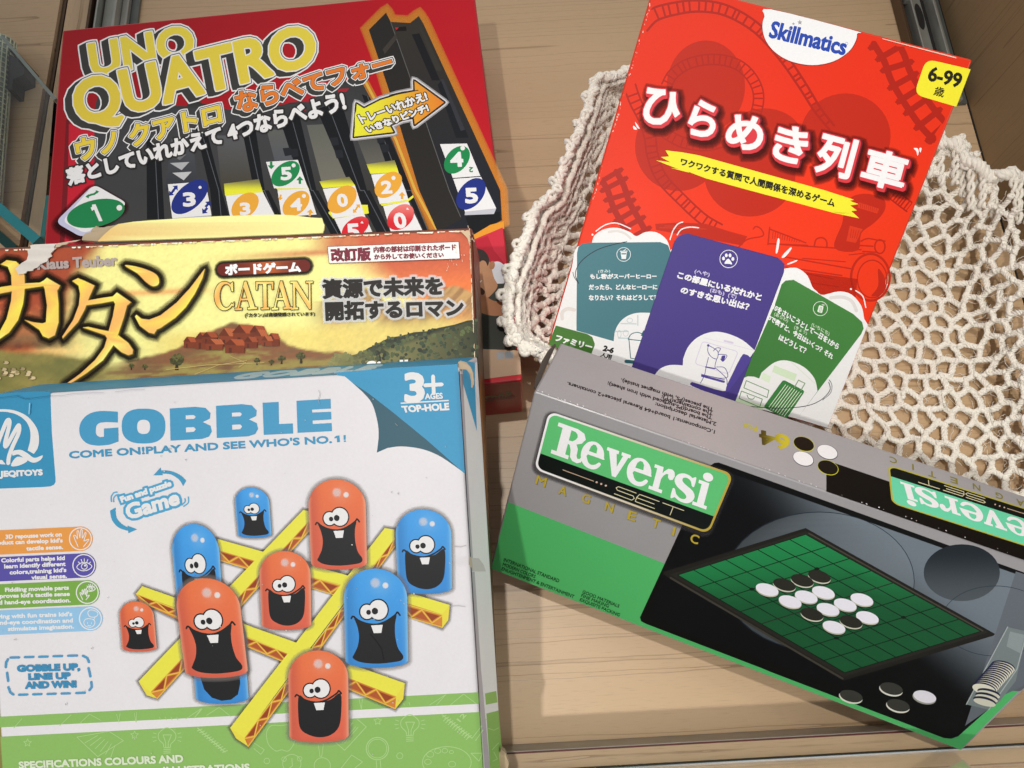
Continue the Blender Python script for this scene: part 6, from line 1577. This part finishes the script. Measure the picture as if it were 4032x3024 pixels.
# title plate drawn in its own unit frame, used on two sides
GLY = {'R': ([(.0, 1), (.62, 1), (.85, .93), (.94, .77), (.85, .61), (.70, .53), (.78, .40), (.79, .2), (.83, .12), (.9, .13), (.94, .21), (1, .19), (.97, .05), (.85, -.02), (.7, 0), (.6, .1), (.57, .3), (.5, .45), (.44, .46), (.44, .12), (.56, .12), (.56, 0), (0, 0), (0, .12), (.16, .12), (.16, .88), (0, .88)], [[(.44, .9), (.58, .89), (.66, .83), (.68, .75), (.64, .66), (.56, .58), (.44, .57)]]),
       'e': ([(1, .36), (.3, .36), (.32, .22), (.42, .12), (.56, .09), (.72, .14), (.84, .24), (.95, .2), (.85, .06), (.7, -.02), (.5, -.04), (.27, 0), (.08, .14), (0, .36), (.05, .56), (.2, .73), (.42, .8), (.62, .79), (.83, .7), (.96, .55), (1, .42)], [[(.31, .47), (.34, .62), (.43, .71), (.54, .71), (.63, .63), (.65, .47)]]),
       'v': ([(0, .78), (.5, .78), (.5, .68), (.42, .68), (.56, .3), (.7, .68), (.62, .68), (.62, .78), (1, .78), (1, .68), (.92, .68), (.62, -.02), (.46, -.02), (.1, .68), (0, .68)], []),
       'r': ([(0, 0), (.62, 0), (.62, .1), (.44, .1), (.44, .40), (.5, .52), (.6, .60), (.70, .62), (.72, .52), (.82, .46), (.95, .5), (1, .62), (.95, .73), (.82, .79), (.64, .77), (.5, .66), (.44, .58), (.42, .77), (.02, .77), (.02, .67), (.16, .67), (.16, .1), (0, .1)], []),
       's': ([(.86, .79), (.86, .52), (.76, .52), (.68, .64), (.52, .7), (.36, .67), (.33, .6), (.4, .53), (.62, .46), (.86, .38), (.98, .24), (.92, .08), (.74, -.02), (.5, -.04), (.3, 0), (.2, .03), (.12, -.02), (.04, -.02), (.04, .26), (.14, .26), (.22, .14), (.4, .06), (.56, .06), (.66, .12), (.62, .2), (.45, .27), (.2, .35), (.04, .48), (.04, .62), (.15, .74), (.36, .8), (.58, .79), (.7, .75), (.78, .79)], []),
       'i': ([(.05, 0), (1, 0), (1, .1), (.78, .1), (.78, .77), (.1, .77), (.1, .67), (.32, .67), (.32, .1), (.05, .1)], [])}
LQ = C2(358, 262, 1966, 812, 1748, 1334, 228, 768)
def plate_shapes():
    out = []
    up = np.array([70, -268.])/2.212
    for ch, x0, x1 in (('R', 372, 640), ('e', 612, 806), ('v', 812, 1016), ('e', 1012, 1216), ('r', 1222, 1408), ('s', 1408, 1612), ('i', 1596, 1726)):
        def mp(g):
            r = []
            for x, y in g:
                bx = x0+(x1-x0)*x; b = np.array(C2(bx, 628+.363*(bx-370))[0]); r.append(unb(LQ, b+up*y*(1+.06*(bx-370)/1350)))
            return r
        o_, h_ = GLY[ch]; o_ = smooth(o_, 2) if ch in 'es' else o_
        out.append((mp(o_), [mp(h) for h in h_]))
        if ch == 'i': out.append((mp([(.6+.33*math.cos(a), .93+.125*math.sin(a)) for a in [k*math.pi/12 for k in range(24)]]), []))
    return out
PLATE = plate_shapes()
def plate(q, green, outer, inner, w):
    M_ = lambda pts: [tuple(quad_at(q, s, t)) for s, t in pts]
    rr = lambda m, r: [(s, t) for s, t in [(a, b) for a, b in rounded([(m, m*2.7), (1-m, m*2.7), (1-m, 1-m*2.7), (m, 1-m*2.7)], r)]]
    def rrect(m, rx, ry):
        o = []
        for cx_, cy_, a0 in ((m+rx, m*2.9+ry, 180), (1-m-rx, m*2.9+ry, 270), (1-m-rx, 1-m*2.9-ry, 0), (m+rx, 1-m*2.9-ry, 90)):
            for k in range(8): a = math.radians(a0+90*k/7); o.append((cx_+rx*math.cos(a), cy_+ry*math.sin(a)))
        return o
    F.begin('title_plate')
    F.poly(M_(rrect(0, .045, .13)), outer)
    F.poly(M_(rrect(.011, .040, .115)), '#0d1210')
    g = rrect(.011, .040, .115); sp = .715
    top = [(s, t) for s, t in g if t < sp]
    F.poly(M_([(.011, sp)]+[p for p in top]+[(.989, sp)]), green)
    F.sub('title_lettering')
    for o_, h_ in PLATE: F.poly(M_(o_), inner, [M_(h) for h in h_])
    F.sub('plate_lettering')
    F.lines([M_([(.15, .845), (.325, .845)])], 2.4, '#c0a68c')
    for s in (.342, .368, .394): F.poly(ell(M_([(s, .845)])[0], w*.9, w*.8), '#c8a898')
    ln = [[(.56, .79), (.46, .79), (.45, .82), (.46, .85), (.55, .85), (.56, .88), (.55, .92), (.45, .92)], [(.69, .79), (.58, .79), (.57, .85), (.57, .92), (.68, .92)], [(.57, .855), (.67, .855)], [(.71, .79), (.83, .79)], [(.77, .79), (.77, .93)]]
    F.lines([M_(l) for l in ln], 2.6, '#cfc9a0')
gold_edge = lambda p: mixc(ink('#dcdbe0'), ink('#a9923a'), sstep(2150, 2560, p[0]))
F.begin('plate_shadow', soft=True); F.glow(*fill([tuple(np.array(p)+np.array([-3, 6])) for p in rounded(LQ, 30)]), 14, '#3a3638', .6, 4)
plate(LQ, '#57b06b', gold_edge, '#dcdbe2', 4.6)
GO = '#a8942f'
F.begin('spaced_lettering')
for ch, x, y in (('M', 290, 872), ('A', 480, 956), ('G', 682, 1026), ('N', 885, 1100), ('E', 1082, 1176), ('T', 1290, 1242), ('I', 1445, 1310), ('C', 1626, 1376)):
    w, h = (20 if ch == 'M' else 4 if ch == 'I' else 16), 34; c = np.array(C2(x, y)[0]); u = np.array([.94, .33]); d = np.array([-.25, .97])
    qd = [tuple(c-u*w-d*h/2), tuple(c+u*w-d*h/2), tuple(c+u*w+d*h/2), tuple(c-u*w+d*h/2)]
    v, f = letters(ch, qd); v, f = fat(v, f, .9); F.put([(a+1.5, b+1.5) for a, b in v], f, '#4d4420'); F.put(v, f, GO)
F.begin('small_lettering')
for t, a, b, h in (('INTERNATIONAL STANDARD', (1982, 2209), (2199, 2294), 13), ('MODERN COLORS', (1978, 2227), (2106, 2277), 12.5), ('ENLIGHTENMENT & ENTERTAINMENT', (1974, 2244), (2258, 2356), 12.5),
                   ('GOOD MATERIALS', (2292, 2335), (2436, 2393), 12), ('FINE MAKING', (2287, 2350), (2395, 2393), 12), ('EXQUISITE PACKING', (2282, 2366), (2438, 2428), 12)):
    F.text(t, text_line(t, a, b, h), '#173d20', cap=.68, bold=.35)
F.end()
# upper side, printed the other way up
F = F_REVT
tq0 = inset_px([r_c[0]+r3*RT, r_c[1]+r3*RT, r_c[1], r_c[0]], .0010)
F.begin('printed_top')
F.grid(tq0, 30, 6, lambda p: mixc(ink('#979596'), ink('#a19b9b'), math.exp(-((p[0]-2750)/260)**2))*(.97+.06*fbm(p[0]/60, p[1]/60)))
F.poly(C3(490, 962, 490, 806, 566, 716, 1050, 880, 2212, 1265, 2300, 1293, 2300, 1590, 2212, 1560), '#0c0a08')
for x, y, k in ((295, 550, 1), (500, 620, 0), (290, 678, 0), (505, 755, 1)): F.poly(ell(C3(x, y)[0], 43, 28, 20), '#b7b52c' if k else '#26263c'); F.poly(ell(C3(x-1, y-2)[0], 41, 26, 20), '#15120d' if k else '#dfdde6')
F.begin('description_lettering')
for t, bl, br in (('1.Components:1 board+64 Reversi pieces+2 containers.', C2(1804, 430), C2(520, 8)), ('2.Material description:', C2(1816, 362), C2(1288, 188)), ('The board(PS,surfaced with iron sheet);', C2(1780, 306), C2(872, 8)), ('The containers(PP);', C2(1786, 270), C2(1342, 128)), ('The pieces(PS, with magnet inside).', C2(1790, 236), S2(548, 1012))):
    bl, br = np.array(bl[0]), np.array(br[0]); up_ = np.array([-3, 13.5])
    F.text(t, [tuple(bl+up_), tuple(br+up_), tuple(br), tuple(bl)], '#211d1e', cap=.70, bold=.8)
F.begin('count_lettering')
F.text('64', S2(1590, 1458, 1415, 1415, 1408, 1335, 1590, 1372), lambda p: mixc(ink('#4a4118'), ink('#b9ac2e'), sstep(3000, 3090, p[0])), bold=4.0); F.text('Pcs', S2(1395, 1342, 1308, 1322, 1312, 1292, 1393, 1312), '#a9a24a', bold=1.6)
TQ = C3(2600, 1560, 1060, 1066, 1024, 728, 2560, 1215)
TQs = [TQ[0], TQ[1], TQ[2], TQ[3]]
# the plate runs past the picture; keep only what lies on the box
plate(TQs, '#62c49c', lambda p: ink('#a9a23e'), '#dcdbe2', 3.6)
F.begin('spaced_lettering')
for ch, x, y in (('C', 1074, 690), ('I', 1246, 750), ('T', 1412, 812), ('E', 1602, 866), ('N', 1800, 926), ('G', 1998, 1002), ('A', 2180, 1062)):
    w, h = (3 if ch == 'I' else 15), 22; c = np.array(C3(x, y)[0]); u = np.array([-.94, -.31]); d = np.array([-.06, -1.])
    v, f = letters(ch, [tuple(c-u*w-d*h/2), tuple(c+u*w-d*h/2), tuple(c+u*w+d*h/2), tuple(c-u*w+d*h/2)]); F.put(*fat(v, f, .7), '#7d7634')
F.end()
# worn fold and the loose end flap
F.begin('edge_wear')
for i in range(70):
    t = lr.random()**1.6; q = quad_at(tq0, t, 1.0); r = lr.uniform(.8, 2.6); F.poly(ell((q[0]+lr.gauss(0, 2), q[1]+lr.uniform(-4, 1)), r*1.5, r*.8, 20, n=6), lr.choice(['#d2d0d2', '#c2bfc2', '#e0dedc']))
F.end()
fl_ = [(1800+x/2.074, 900+y/2.074) for x, y in ((645, 1325), (630, 1290), (640, 1225), (690, 1085), (740, 1000), (798, 938), (806, 950), (770, 1030), (700, 1190), (660, 1300), (656, 1320))]
sheet('end_flap', fl_, rA+r2*.002, -r2, .0007, lambda p: ink('#4a4540')*(.7+.5*fbm(p[0]/9, p[1]/9)), disc_box, disc_box)
